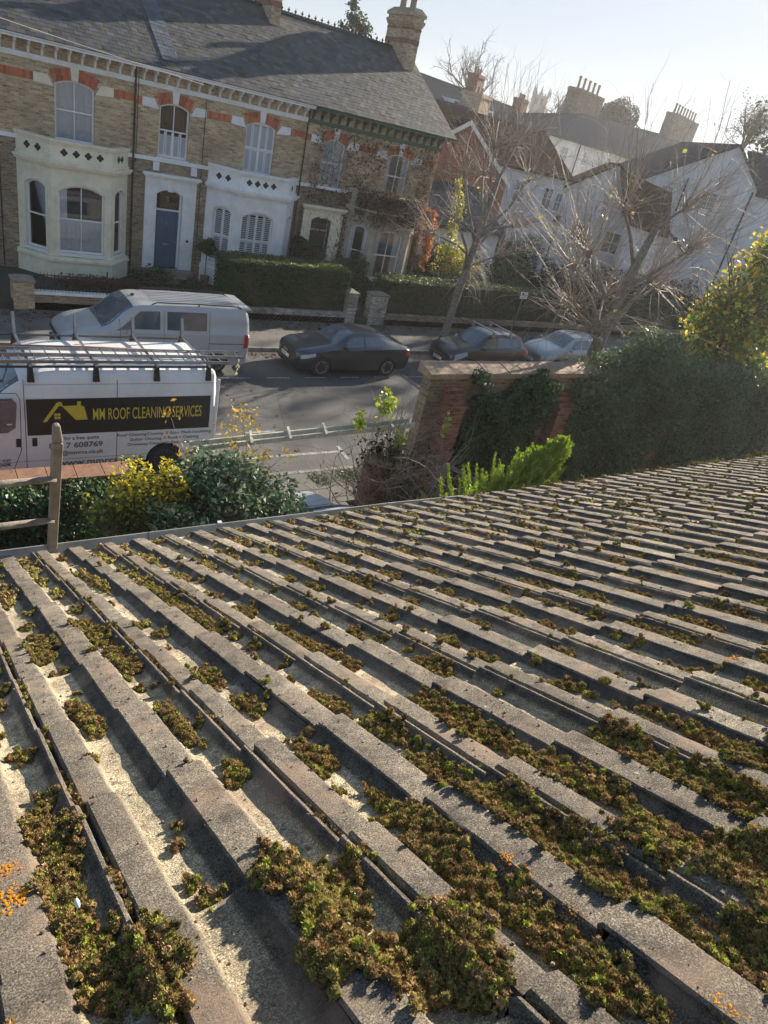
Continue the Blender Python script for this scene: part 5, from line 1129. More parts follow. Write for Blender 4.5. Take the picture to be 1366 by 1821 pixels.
den = den*((Z > 4.2) | (X < 17.35) | (X > 20.7))*((Z > 4.0) | (X > 16.8)); clear = ((X > 15.4) & (X < 16.58) & (Z > 4.55) & (Z < 6.6)) | ((X > 18.6) & (X < 19.97) & (Z > 4.5) & (Z < 6.5)); ok = (rng.random(n) < den) & ~clear
P = np.stack([X, 27.93-.05*rng.random(n), Z], 1)[ok]; V, F, C = leaf_arrays(P, .085, [(.11, .05, .04), (.15, .08, .05), (.09, .055, .04), (.2, .12, .07)], 0, .8); npobj('dead_leaves', V, F, 'dry_leaf', cr, C)
n = 5200; X = rng.uniform(17.2, 21.0, n); Z = 4.35+.36*rng.normal(size=n); P = np.stack([X, np.where((X > 17.9) & (X < 20.15), 26.90, 27.02+.9*np.minimum(abs(X-17.95), abs(X-20.05))/.95-.12)-.05*rng.random(n), Z], 1); V, F, C = leaf_arrays(P[(Z > 3.45) & (Z < 5.0)], .08, [(.11, .05, .04), (.14, .08, .055), (.09, .055, .04)], 0, .8); npobj('dead_leaves', V, F, 'dry_leaf', cr, C)
foliage('red_leaves', [(21.15, 27.2, 3.6, .38, .3, .75), (21.35, 27.3, 2.7, .26, .25, .8), (20.9, 27.1, 4.3, .45, .25, .28)], 2600, .10, [(.42, .10, .05), (.5, .2, .06), (.3, .08, .05), (.5, .32, .06)], cr, mat='dry_leaf', up=0, shell=.9)
shrub('yellow_shrub', 'tall shrub with yellow autumn leaves at the right corner of the terrace', 'shrub', [(22.2, 26.8, 4.5, .35, .35, 1.1), (22.5, 26.9, 2.6, .85, .6, .95), (23.6, 27, 2.2, .9, .6, .7), (21.9, 26.8, 5.6, .25, .25, .5)], 3600, .13, [(.62, .50, .04), (.5, .42, .05), (.3, .34, .05), (.16, .22, .04)], core_k=0, shell=.9)
# ---------------------------------------------------------------- near side: tall wall, buttresses, ivy
t = thing('tall_wall', 'tall old brick garden wall along the near pavement, sloping brick coping on top', 'wall', (14, 11, 0)); mb = MB(); mb.box(9.52, 40, 10.95, 11.25, -.1, 3.18); obj('wall', mb, WALLB, t)
mb = MB(); x = 9.42; rr_ = random.Random(3)
while x < 34:
    w_ = .235; j = rr_.uniform(-.006, .006); mb.hull([(x+.004, 10.86, 3.30+j), (x+w_-.004, 10.86, 3.30+j), (x+w_-.004, 11.36, 3.42+j), (x+.004, 11.36, 3.42+j)], [(x+.004, 10.86, 3.185), (x+w_-.004, 10.86, 3.185), (x+w_-.004, 11.36, 3.185), (x+.004, 11.36, 3.185)]); x += w_
obj('coping', mb, 'coping', t)
for bx, zt in ((9.95, 3.0), (13.62, 2.85), (18.2, 2.9)):
    mb = MB(); P_ = [(10.953, -.1), (10.62, -.1), (10.62, zt-.42), (10.953, zt)]; mb.hull([(bx, y, z) for y, z in P_], [(bx+.48, y, z) for y, z in P_])
    for k in range(4): z_ = zt-.42+k*.11; y_ = 10.62+k*.086; mb.box(bx-.005, bx+.485, y_-.035, y_+.05, z_-.02, z_+.065)
    obj('buttress', mb, REDB, t)
IV = [(.045, .105, .04), (.065, .14, .05), (.035, .08, .032), (.10, .17, .065)]
def ivy(label, fn, n, size=.075, pal=IV, stems=0, up=.1):
    t = thing('ivy', label, 'ivy', (0, 0, 0)); P = fn(n); V, F, C = leaf_arrays(P, size, pal, up, .85); npobj('foliage', V, F, 'leaf', t, C)
    c = P.mean(0); t.location = (c[0], c[1], 0); OFF[t] = Vector((c[0], c[1], 0))
    for ch in t.children: ch.location = -OFF[t]
    tw = Twigs(4)
    for k in range(24): q_ = P[rng.integers(0, len(P))]; tw.add([(q_[0]+.2*rng.normal(), q_[1], 0), (q_[0]+.1*rng.normal(), q_[1], q_[2]*.5), tuple(q_)], .02, .006)
    tw.build('stems', 'twig_dark', t); return t
def ivy_a(n):
    X = 10.55+rng.random(n)*3.0; Z = rng.random(n)*3.45; top = 3.2+.25*np.sin(X*3.1)+.12*np.sin(X*9); edge = 10.62+.22*np.sin(Z*3)+.35*(Z < 1.2)*-1+.15*np.sin(Z*9)
    ok = (Z < top) & (X > edge) & (X < 13.45+.3*np.sin(Z*2.5)) & ~((X > 11.15) & (X < 11.6) & (Z > 2.72+.2*np.sin(X*20))); m = ok.sum(); X, Z = X[ok], Z[ok]
    return np.stack([X, 10.90-.30*rng.random(m)**1.5*(1+.6*np.sin(X*4)*np.sin(Z*3))-.05, Z], 1)
ivy('dense dark ivy between the two red brick buttresses of the tall wall', ivy_a, 17000)
def ivy_b(n):
    X = 14.0+rng.random(n)*11.0; top = 3.50+1.0*np.exp(-((X-17.2)/1.15)**2)+.12*np.sin(X*5)+.06*np.sin(X*17); Z = rng.random(n)*top; e = 14.15+.35*np.sin(Z*2)+.1*np.sin(Z*8)
    ok = X > e; X, Z = X[ok], Z[ok]; m = len(X); back = np.where(Z > 3.05, rng.random(m)*1.0-.1, 0)
    return np.stack([X, 10.85-.5*rng.random(m)**1.4*(1+.5*np.sin(X*2.3)*np.sin(Z*2.1))+back, Z], 1)
ivy('huge ivy mass burying the tall wall and rising over its coping', ivy_b, 90000, .07, [(.11, .17, .08), (.14, .21, .09), (.09, .135, .07), (.18, .24, .11)])
mb = MB(); mb.box(14.4, 24.5, 10.7, 10.94, -.1, 2.9); iv_ = [o for o in scene.objects if o.name == 'ivy.001'][0]; obj('inner_twigs', mb, 'twig_dark', iv_)
foliage('foliage', [(17.1, 11.0, 3.25, 1.3, .5, .85), (18.3, 11.0, 3.1, 1.0, .5, .6), (16.2, 11.0, 3.1, .8, .45, .45), (20.5, 11.05, 3.05, 1.6, .4, .45), (23, 11.05, 3.0, 1.8, .4, .45)], 16000, .075, [(.10, .17, .06), (.13, .21, .07), (.08, .13, .05), (.17, .24, .08)], iv_, shell=.35, lump=.15, up=.5)
# left wall with terracotta coping, its ivy
t = thing('low_garden_wall', 'brick garden wall topped with terracotta coping beside the white van', 'wall', (0, 11.1, 0)); mb = MB(); mb.box(-12, 2.95, 11.0, 11.25, -.1, 1.36); obj('wall', mb, REDB, t)
mb = MB(); x = -11.6
while x < 2.8: mb.hull([(x+.004, 10.93, 1.43), (x+.446, 10.93, 1.43), (x+.446, 11.32, 1.47), (x+.004, 11.32, 1.47)], [(x+.004, 10.93, 1.362), (x+.446, 10.93, 1.362), (x+.446, 11.32, 1.362), (x+.004, 11.32, 1.362)]); x += .45
obj('coping', mb, 'terracotta', t, bevel=.006)
def ivy_c(n):
    X = -3+rng.random(n)*6.0; Z = rng.random(n)*1.45; return np.stack([X, 10.9-.45*rng.random(n)**1.3-(1.45-Z)*.35*rng.random(n), Z+.06*np.sin(X*6)], 1)
ivy('sunlit small leaved ivy below the terracotta coping', ivy_c, 17000, .06, IV+[(.10, .14, .07)], up=.4)
def ivy_d(n):
    X = -2+rng.random(n)*6.2; Y = 5.2+rng.random(n)*5.2; return np.stack([X, Y, .25+.35*np.sin(X*2.1+Y)+.3*np.sin(Y*2.3)+.25*rng.random(n)], 1)
ivy('rambling dark ground ivy filling the garden below the wooden ladder', ivy_d, 20000, .075, IV)
mb = MB(); mb.box(-30, 3.6, 2.6, 11.0, -.12, .02); mb.box(8.2, 60, 2.6, 10.94, -.12, .021); tag(obj('garden_ground', mb, 'soil'), kind='structure')
VG = [(.07, .15, .06), (.11, .20, .09), (.055, .11, .05), (.25, .33, .20), (.50, .56, .38), (.15, .24, .11)]
t = shrub('variegated_shrub', 'big variegated shrub with pale edged leaves between the ladder and the driveway', 'shrub', [(4.2, 8.9, 1.45, 1.15, .9, 1.15), (5.0, 8.9, 1.05, .8, .8, 1.0), (3.5, 8.8, 1.3, .9, .8, 1.15), (4.6, 8.3, .7, 1.2, .7, .7), (4.0, 9.0, 2.1, .75, .5, .62), (4.9, 8.7, 1.7, .5, .4, .4)], 34000, .085, VG, up=.9, aspect=.62, shell=.4, core_k=.7)
t = shrub('golden_shrub', 'euonymus like shrub with bright yellow leaf tips standing before the white van', 'shrub', [(2.95, 9.0, 1.7, .62, .5, 1.0), (2.5, 9.0, 1.45, .45, .45, .9), (2.4, 8.6, .7, .9, .6, .7), (3.25, 8.9, 2.2, .3, .3, .5)], 14000, .075, [(.06, .11, .025), (.10, .15, .03), (.15, .19, .04)], tip=(1.85, 2.5, (.78, .64, .05)), up=.6, core_k=.62)
# pergola beam with its posts
t = thing('pergola', 'weathered wooden pergola rail with short cross battens over the driveway edge', 'pergola', (6, 10.3, 0))
mb = MB()
for y_ in (10.22, 10.42): mb.hull([(4.05, y_-.02, 2.27), (8.75, y_-.02, 2.50), (8.75, y_+.02, 2.50), (4.05, y_+.02, 2.27)], [(4.05, y_-.02, 2.19), (8.75, y_-.02, 2.40), (8.75, y_+.02, 2.40), (4.05, y_+.02, 2.19)])
obj('beam', mb, 'wood_pale', t)
b0 = None
for k in range(5):
    x = 5.15+k*.76
    if b0 is None: mb = MB(); mb.hull([(x-.11, 10.08, 2.352), (x-.06, 10.08, 2.352), (x+.11, 10.56, 2.352), (x+.06, 10.56, 2.352)], [(x-.11, 10.08, 2.322), (x-.06, 10.08, 2.322), (x+.11, 10.56, 2.322), (x+.06, 10.56, 2.322)]); b0 = obj('cross_batten', mb, 'wood_pale', t)
    else: b = dup(b0, parent=t); b.location = b0.location+Vector((k*.76, 0, k*.040))
mb = MB(); mb.box(4.06, 4.16, 10.27, 10.37, -.1, 2.19); obj('post', mb, 'wood_pale', t); mb = MB(); mb.box(8.45, 8.57, 10.25, 10.39, -.1, 2.39); obj('post', mb, 'wood_pale', t)
pillar('brick_pillar', 'dark red brick gate pillar overgrown by climbers at the driveway mouth', 7.72, 8.10, 9.9, 10.28, 1.72, REDB, 'coping', zb=-.1)
mb = MB(); mb.tube([(8.02, 9.5, 0), (8.25, 9.75, 1.0), (8.35, 10.0, 2.1)], .055, 7); tag(obj('leaning_post', mb, 'wood_grey'), 'rough wooden post leaning behind the dark red brick pillar', 'post')
t = thing('trellis', 'small diamond trellis panel leaning among the climbers before the tall wall', 'trellis', (10.6, 9.9, 0)); mb = MB(); Fd = Fr((9.55, 10.35), (1.05, -.55))
mb.fbox(Fd, 0, 2.0, -.02, .02, .12, .17); mb.hull([Fd.p(0, -.02, 1.62), Fd.p(2.0, -.02, .92), Fd.p(2.0, .02, .92), Fd.p(0, .02, 1.62)], [Fd.p(0, -.02, 1.56), Fd.p(2.0, -.02, .86), Fd.p(2.0, .02, .86), Fd.p(0, .02, 1.56)]); mb.fbox(Fd, -.04, .0, -.02, .02, .1, 1.62); mb.fbox(Fd, 2.0, 2.04, -.02, .02, .1, .92)
for k in range(-8, 14):
    for sg, dd in ((1, .006), (-1, -.010)):
        P_ = []
        for q_ in range(41):
            z = .15+q_*.035; u = k*.17+(z-.15)*.85*sg+(0 if sg > 0 else .3)
            if 0 < u < 2.0 and z < 1.58-.35*u: P_.append(Fd.p(u, dd, z))
        if len(P_) > 2: mb.tube([P_[0], P_[-1]], .009, 4)
obj('lattice', mb, 'wood_grey', t)
mb = MB(); mb.box(7.32, 7.66, 9.9, 10.25, .03, .55); mb.box(7.29, 7.69, 9.87, 10.28, .55, .60); tag(obj('recycling_box', mb, 'plastic_green', bevel=.015), 'bright green plastic recycling box beside the brick gate pillar', 'box')
cl_ = thing('climber', 'tangled climber with a few yellow leaves on the pergola end and brick pillar', 'climbing plant', (8.4, 10, 0)); tw = Twigs(4)
for k in range(70):
    p0 = (8.3+.45*rng.normal(), 9.9+.25*rng.normal(), 0); grow(tw, p0, (rng.normal()*.25, rng.normal()*.2, 1), 1.5+1.2*rng.random(), .014, 1, .7, .0, 4, 6, wob=.22)
for k in range(16): grow(tw, (8.2+.3*rng.normal(), 10.2, 2.3), (rng.normal()*.6-.2, .1*rng.normal(), 1), .9, .007, 0, .6, -.12, 0, 6, wob=.14)
tw.build('stems', 'twig', cl_)
foliage('foliage', [(8.3, 9.9, .8, .8, .5, .8), (8.9, 9.7, .7, .9, .5, .7), (8.2, 10, 1.7, .6, .4, .5), (7.9, 10.1, 2.0, .5, .3, .4)], 5200, .075, [(.06, .08, .03), (.09, .09, .04), (.13, .10, .05), (.05, .065, .03)], cl_, shell=.95, up=.2)
foliage('yellow_leaves', [(7.9, 10.2, 2.95, .25, .15, .35), (7.3, 10.1, 2.65, .15, .12, .25), (8.75, 9.4, 1.15, .12, .1, .16), (8.85, 9.0, .7, .1, .1, .3), (9.9, 10.5, 2.2, .08, .08, .32), (8.3, 10, 2.2, .2, .1, .3)], 620, .10, [(.5, .6, .06), (.62, .6, .08), (.35, .5, .06)], cl_, shell=.95)
ac = thing('seedling_tree', 'thin sapling with feathery orange yellow leaves poking above the variegated shrub', 'tree', (4.7, 9.6, 0)); tw = Twigs(5); pts_ = []
for k in range(9): grow(tw, (4.6+.1*rng.normal(), 9.6, 1.2), (rng.normal()*.45, rng.normal()*.3, 1), 1.35, .010, 1, .5, -.02, 3, 5, ends=pts_, wob=.12)
tw.build('stems', 'twig', ac); P = np.concatenate([np.array(pts_)+rng.normal(size=(len(pts_), 3))*.09 for _ in range(16)]); V, F, C = leaf_arrays(P, .085, [(.75, .42, .05), (.6, .5, .08), (.45, .36, .07)], .3, .45); npobj('foliage', V, F, 'leaf', ac, C)
# bright conifer: upswept feathery sprays
cf = thing('conifer', 'lime green feathery conifer tip rising beyond the tiled roof', 'tree', (10.5, 8.2, 0)); tw = Twigs(5); Pn = []; Dn = []
tw.add([(11.4, 9.6, 0), (12.1, 9.6, 1.0), (12.8, 9.6, 1.9)], .06, .01)
for k in range(430):
    z = rng.uniform(.05, 2.0); a = rng.uniform(0, 6.283); L = (2.25-z)*.52*(.5+.6*rng.random())+.05; d = np.array([math.cos(a)*.75+.3, math.sin(a)*.6, .7+.55*z]); d /= np.linalg.norm(d)
    p0 = np.array([11.15+.85*z+.42*rng.normal()*(2.1-z), 9.6, z]); n_ = int(26*L)+8; s_ = np.linspace(.15, 1, n_)[:, None]; base_ = p0+d*L*s_+np.array([0, 0, .18])*s_**2*L
    tw.add([p0, p0+d*L*.5, p0+d*L*.95], .009, .003)
    for rep in range(7): Pn.append(base_+rng.normal(size=base_.shape)*.028*(1.25-s_)); Dn.append(np.repeat(d[None], n_, 0))
K8 = .854
for a_ in tw.V: a_[:, 0] *= K8; a_[:, 1] *= K8; a_[:, 2] = 7.8-(7.8-a_[:, 2])*K8
tw.add([(9.7, 8.2, 0), (9.75, 8.2, 1.3)], .06, .05)
tw.build('trunk', 'twig', cf); P = np.concatenate(Pn)*K8+np.array([0, 0, 7.8*(1-K8)]); D = np.concatenate(Dn)+rng.normal(size=P.shape)*.35; D /= np.linalg.norm(D, axis=1)[:, None]; S = np.cross(D, rng.normal(size=P.shape)); S /= np.linalg.norm(S, axis=1)[:, None]
V = np.stack([P, P+D*.035+S*.007, P+D*.075, P+D*.035-S*.007], 1).reshape(-1, 3); i = np.arange(len(P))[:, None]*4; C = np.repeat(np.array([(.30, .42, .03), (.42, .54, .05), (.18, .30, .02), (.24, .36, .03)])[rng.integers(0, 4, len(P))], 4, 0); npobj('foliage', V, np.concatenate([i+[0, 1, 2], i+[0, 2, 3]]), 'leaf', cf, C)
# wooden ladder propped on the gutter
t = thing('wooden_ladder', 'old grey wooden ladder leaning on the gutter at the left', 'ladder', (0, 4.6, 0))
def lad(z): return 4.55-(4.55-3.00)*(z/5.75)
for x0_ in (.535, -.02):
    mb = MB(); z1_ = 6.40; w_ = .021; y0_, y1_ = lad(0), lad(z1_)
    mb.hull([(x0_-w_*.9, y1_-w_+.03, z1_), (x0_+w_*.35, y1_-w_+.03, z1_+.004), (x0_+w_*.35, y1_+w_+.03, z1_+.004), (x0_-w_*.9, y1_+w_+.03, z1_)], [(x0_-w_, y1_-w_+.04, z1_-.085), (x0_+w_, y1_-w_+.04, z1_-.085), (x0_+w_, y1_+w_+.04, z1_-.085), (x0_-w_, y1_+w_+.04, z1_-.085)])
    mb.hull([(x0_-w_, y1_-w_+.04, z1_-.085), (x0_+w_, y1_-w_+.04, z1_-.085), (x0_+w_, y1_+w_+.04, z1_-.085), (x0_-w_, y1_+w_+.04, z1_-.085)], [(x0_-w_, y0_-w_, 0), (x0_+w_, y0_-w_, 0), (x0_+w_, y0_+w_, 0), (x0_-w_, y0_+w_, 0)]); obj('stile', mb, 'wood_grey', t, bevel=.008)
r0 = None; dz_ = .262
for k in range(22):
    z = 6.11-k*dz_
    if r0 is None: mb = MB(); mb.tube([(-.02, lad(z), z), (.24, lad(z)-.002, z-.003), (.535, lad(z), z)], [.0155, .018, .015], 9); r0 = obj('rung', mb, 'wood_grey', t, smooth=True); rl = r0.location.copy()
    else: b = dup(r0, parent=t); b.location = rl+Vector((0, lad(z)-lad(6.11), z-6.11))
# ---------------------------------------------------------------- bare street trees
def pollard(name, label, trunk, radii, limbs, shoots, mat='bark', tmat='twig', seed=1):
    global rng; keep = rng; rng = np.random.default_rng(seed)
    t = thing(name, label, 'tree', tuple(trunk[0])); mb = MB(); mb.tube(trunk, radii, 12)
    tips = []
    for base, mid, end, r in limbs:
        r *= .82
        mb.tube([base, mid, end], [r, r*.8, r*.62], 8); mb.lathe([(r*.3, -.10), (r*1.15, -.03), (r*1.2, .06), (r*.5, .13)], end, 8); tips.append((np.array(end), np.array(end)-np.array(mid), r))
    obj('trunk', mb, mat, t, smooth=True); tw = Twigs(4)
    for e, d, r in tips:
        d = d/np.linalg.norm(d)
        for k in range(shoots):
            a = rng.normal(size=3)*.75+d*.7; a[2] += .35; L = rng.uniform(.9, 2.5)*(1.15 if a[2] > .5 else .8)
            grow(tw, e+rng.normal(size=3)*.06, a, L, .0095, 1, .45, .05 if rng.random() < .7 else -.10, 3, 7, wob=.10, shrink=.42)
    tw.build('twigs', tmat, t); rng = keep; return t, tips
T1, tips1 = pollard('street_tree', 'bare pollarded tree leaning on the far pavement between saloon and hatchback', [(19.42, 22.3, 0), (19.45, 22.3, .4), (19.62, 22.3, 2.6), (19.8, 22.3, 3.9), (20.0, 22.35, 5.4), (20.1, 22.3, 6.7)], [.24, .17, .15, .15, .13, .09],
    [((19.65, 22.3, 3.0), (19.2, 22.0, 3.9), (18.3, 21.9, 4.9), .08), ((19.75, 22.3, 3.7), (20.6, 22.6, 4.5), (21.5, 22.7, 5.1), .085), ((19.8, 22.3, 4.1), (19.2, 22.6, 5.4), (18.7, 22.7, 6.5), .08), ((19.9, 22.3, 4.6), (20.8, 22.1, 5.6), (21.4, 22.0, 6.8), .08), ((20.0, 22.3, 5.5), (19.6, 22.2, 6.6), (19.4, 22.2, 7.6), .07), ((20.1, 22.3, 6.6), (20.4, 22.4, 7.2), (20.6, 22.4, 7.9), .07), ((19.9, 22.3, 4.4), (19.9, 21.6, 4.9), (20.2, 20.9, 5.2), .07), ((19.6, 22.3, 3.2), (20.0, 21.8, 3.6), (20.4, 21.4, 4.0), .05), ((19.9, 22.3, 4.9), (20.2, 23.1, 5.8), (20.4, 23.6, 6.6), .07), ((19.7, 22.3, 3.6), (18.9, 22.2, 4.0), (17.6, 22.3, 4.3), .06)], 36, seed=4)
# long drooping shoots low on the trunk
rng_keep = rng; rng = np.random.default_rng(9); tw = Twigs(4)
for k in range(70): grow(tw, (19.7+.1*rng.normal(), 22.2, 3.3+.5*rng.normal()), (rng.normal()*.6+.4, rng.normal()*.4-.2, .3), 1.3+.6*rng.random(), .010, 0, .4, -.34, 0, 8, wob=.08)
tw.build('hanging_shoots', 'twig', T1); rng = rng_keep
T2, tips2 = pollard('street_tree', 'wide bare tree behind the tall brick wall, its shoots hiding the silver car', [(15.9, 12.0, 0), (15.93, 12.0, 3.2), (16.05, 12.0, 4.3), (16.25, 12.0, 5.6), (16.55, 12.0, 6.8)], [.26, .19, .16, .13, .10],
    [((15.95, 12, 3.5), (16.6, 12.1, 4.5), (17.4, 12.2, 5.5), .10), ((16.1, 12, 4.5), (15.4, 12.1, 5.2), (14.6, 12.2, 5.9), .08), ((16.0, 12, 3.9), (15.1, 11.9, 4.3), (14.2, 11.9, 4.7), .06), ((16.3, 12, 5.7), (15.9, 12.2, 6.5), (15.5, 12.3, 7.0), .07), ((16.5, 12, 6.6), (16.8, 11.9, 7.1), (17.1, 11.8, 7.4), .06), ((16.2, 12, 5.2), (16.6, 11.5, 5.9), (17.1, 11.2, 6.5), .07), ((15.95, 12, 3.7), (16.4, 12.6, 4.2), (16.9, 13.1, 4.7), .06), ((16.0, 12, 4.0), (15.6, 12.5, 4.8), (15.2, 13.0, 5.4), .07), ((16.9, 12.1, 4.9), (17.5, 12.3, 5.0), (18.1, 12.4, 5.3), .06), ((15.95, 12, 3.4), (15.5, 11.8, 3.9), (14.9, 11.6, 4.2), .05)], 40, seed=12)
P = np.concatenate([np.array([e for e, d, r in tips2])+rng.normal(size=(len(tips2), 3))*.8+np.array([-.5, 0, .4]) for _ in range(4)]); V, F, C = leaf_arrays(P, .10, [(.6, .55, .06), (.5, .42, .05)], .3, .8); npobj('last_leaves', V, F, 'leaf', T2, C)
# yellowing tree at the right edge
yt = thing('autumn_tree', 'leafy tree turning yellow at the right edge beyond the ivy', 'tree', (22.6, 12.4, 0)); mb = MB(); mb.tube([(22.6, 12.4, 0), (22.5, 12.4, 2.6), (22.7, 12.4, 5)], [.14, .11, .05], 8); obj('trunk', mb, 'bark', yt)
tw = Twigs(4)
for k in range(26): grow(tw, (22.6, 12.4, 1.8+3*rng.random()), (rng.normal(), rng.normal(), .8), 1.9, .03, 1, .6, .05, 4, 5)
tw.build('branches', 'twig_dark', yt)
YX = .75
YB = [(22.4, 12.3, 4.3, 1.6, 1.3, 1.5), (23.4, 12.4, 5.6, 1.6, 1.2, 1.4), (21.6, 12.2, 3.4, 1.1, 1.0, 1.1), (22.6, 12.2, 2.6, 1.3, 1.0, .9), (21.5, 12.3, 4.7, .8, .7, .8), (23.0, 12.4, 6.6, .9, .8, .7)]
YB = [(a+YX, b, c, d*.92, e, f) for a, b, c, d, e, f in YB]
foliage('foliage', YB, 20000, .115, [(.13, .22, .035), (.19, .27, .04), (.27, .32, .05), (.09, .15, .03), (.42, .42, .05)], yt, shell=.75, lump=.25, up=.2, aspect=.75)
foliage('yellow_leaves', [(x-.12, y, z+.1, rx*1.05, ry*1.05, rz*1.06) for x, y, z, rx, ry, rz in YB], 2600, .13, [(.75, .55, .06), (.68, .42, .06), (.66, .62, .08)], yt, shell=.12, lump=.25, up=.2, aspect=.8)
# ---------------------------------------------------------------- the backdrop of houses up the side street
def at(px, py, D):
    """point seen at photograph pixel (px, py), D metres away on plan"""
    m = cam_o.matrix_world.to_3x3(); r = m @ Vector((px-683, -(py-910.5), -1225.634)); h = math.hypot(r.x, r.y); return Vector((0, 0, 7.8))+r*(D/h)
def simple_window(parent, fr, u, z0, w, h, cols=2, rows=2, mat='window_white', sill=True, fw=.05):
    f = MB(); f.fring(fr, [(u, z0), (u+w, z0), (u+w, z0+h), (u, z0+h)], [(u+fw, z0+fw), (u+w-fw, z0+fw), (u+w-fw, z0+h-fw), (u+fw, z0+h-fw)], .003, .03)
    for k in range(1, cols): f.fbox(fr, u+w*k/cols-.025, u+w*k/cols+.025, .003, .026, z0+fw, z0+h-fw)
    for k in range(1, rows): f.fbox(fr, u+fw, u+w-fw, .003, .022, z0+h*k/rows-.016, z0+h*k/rows+.016)
    if sill: f.fbox(fr, u-.06, u+w+.06, .003, .10, z0-.09, z0-.002)
    o = obj('window', f, mat, parent); g = MB(); g.fbox(fr, u+.02, u+w-.02, .004, .010, z0+.02, z0+h-.02); obj('pane', g, 'car_glass', o)
def chim(H, fr, u0, u1, d0, d1, z0, z1, n, mat, pots='pot_buff', ph=.55):
    mb = MB(); mb.fbox(fr, u0, u1, d0, d1, z0, z1-.3); mb.fbox(fr, u0-.06, u1+.06, d0-.06, d1+.06, z1-.3, z1-.16); mb.fbox(fr, u0-.02, u1+.02, d0-.02, d1+.02, z1-.16, z1); c = obj('chimney', mb, mat, H)
    for k in range(n):
        x, y, _ = fr.p(u0+(u1-u0)*(k+.5)/n, (d0+d1)/2, 0); r = min(.15, (u1-u0)/n*.38); mb = MB(); mb.lathe([(r, 0), (r*.9, ph*.8), (r*1.15, ph*.85), (r*1.1, ph), (r*.7, ph)], (x, y, z1), 10); obj('chimney_pot', mb, pots, c)
def roof_gable(mb, fr, u0, u1, d_front, d_back, ze, zr, over=.25, th=.12):
    """ridge parallel to the wall"""
    dm = (d_front+d_back)/2; s = (zr-ze)/(d_front-dm)
    a = lambda u, d: fr.p(u, d, zr-(abs(d-dm))*s)
    for dd in (d_front+over, d_back-over):
        P_ = [a(u0, dd), a(u1, dd), a(u1, dm), a(u0, dm)]; mb.hull(P_, [(p[0], p[1], p[2]-th) for p in P_])
# main long white house (eaves towards us)
A72 = (math.sin(R(72)), math.cos(R(72))); O_ = at(973, 237, 75); fB = Fr((O_.x, O_.y), A72)
HBg = thing('white_house', 'long white rendered house with slate roof and two big chimney stacks, farthest white one', 'house', (O_.x, O_.y, 0)); k_ = 75/62.
ze = O_.z+.02
mb = MB(); mb.fbox(fB, 0, 62, -10, 0, -.1, ze); obj('wall', mb, 'render_white', HBg)
zr = ze+3.1; zr2 = ze+5.0; uh = 17.5
mb = MB(); mb.add([fB.p(-.3, .3, ze), fB.p(62, .3, ze), fB.p(62, -5.5, zr2), fB.p(uh, -5.5, zr)], [(0, 1, 2, 3)]); mb.add([fB.p(-.3, .3, ze), fB.p(uh, -5.5, zr), fB.p(-.3, -10.3, ze)], [(0, 1, 2)]); mb.add([fB.p(-.3, -10.3, ze), fB.p(62, -10.3, ze), fB.p(62, -5.5, zr2), fB.p(uh, -5.5, zr)], [(0, 1, 2, 3)]); obj('roof', mb, 'slate_far', HBg)
mb = MB(); mb.fbox(fB, -.3, 62, .28, .40, ze-.12, ze+.0); obj('gutter', mb, 'iron', HBg)
for u, w_, z_, h_, c_ in ((3.9, 1.5, ze-2.0, 1.35, 2), (9.2, 1.1, ze-1.85, 1.3, 2), (15.2, 2.2, ze-1.8, 1.25, 3), (20.6, 1.8, ze-1.7, 1.1, 2), (3.9, 1.4, ze-5.0, 1.5, 2), (9.2, 1.2, ze-5, 1.5, 2)): simple_window(HBg, fB, u, z_, w_, h_, c_, 2)
x, y, _ = fB.p(7.7, .08, 0); mb = MB(); mb.tube([(x, y, ze-.1), (x, y, 0)], .06, 6); obj('downpipe', mb, 'iron', HBg)
chim(HBg, fB, 15.6, 22.3, -7.2, -5.6, zr-2.4, zr+2.2, 5, BUFF_D, ph=1.15); chim(HBg, fB, 45.0, 55.5, -6.2, -4.6, zr-1.0, zr+4.0, 8, BUFF_D, ph=1.2)
x, y, _ = fB.p(48.5, -4.2, 0); zr += 2.6; mb = MB(); mb.tube([(x, y, zr-1.5), (x, y, zr+4.1)], .035, 4); mb.tube([(x-1.9, y-.3, zr+4.1), (x+.2, y, zr+4.0)], .03, 4); mb.tube([(x-1.4, y-.3, zr+3.1), (x+.4, y, zr+3.05)], .025, 4)
for k in range(5): mb.tube([(x-1.7+k*.4, y-.5, zr+4.08), (x-1.7+k*.4, y+.1, zr+4.08)], .015, 4)
obj('aerial', mb, 'aerial', HBg)
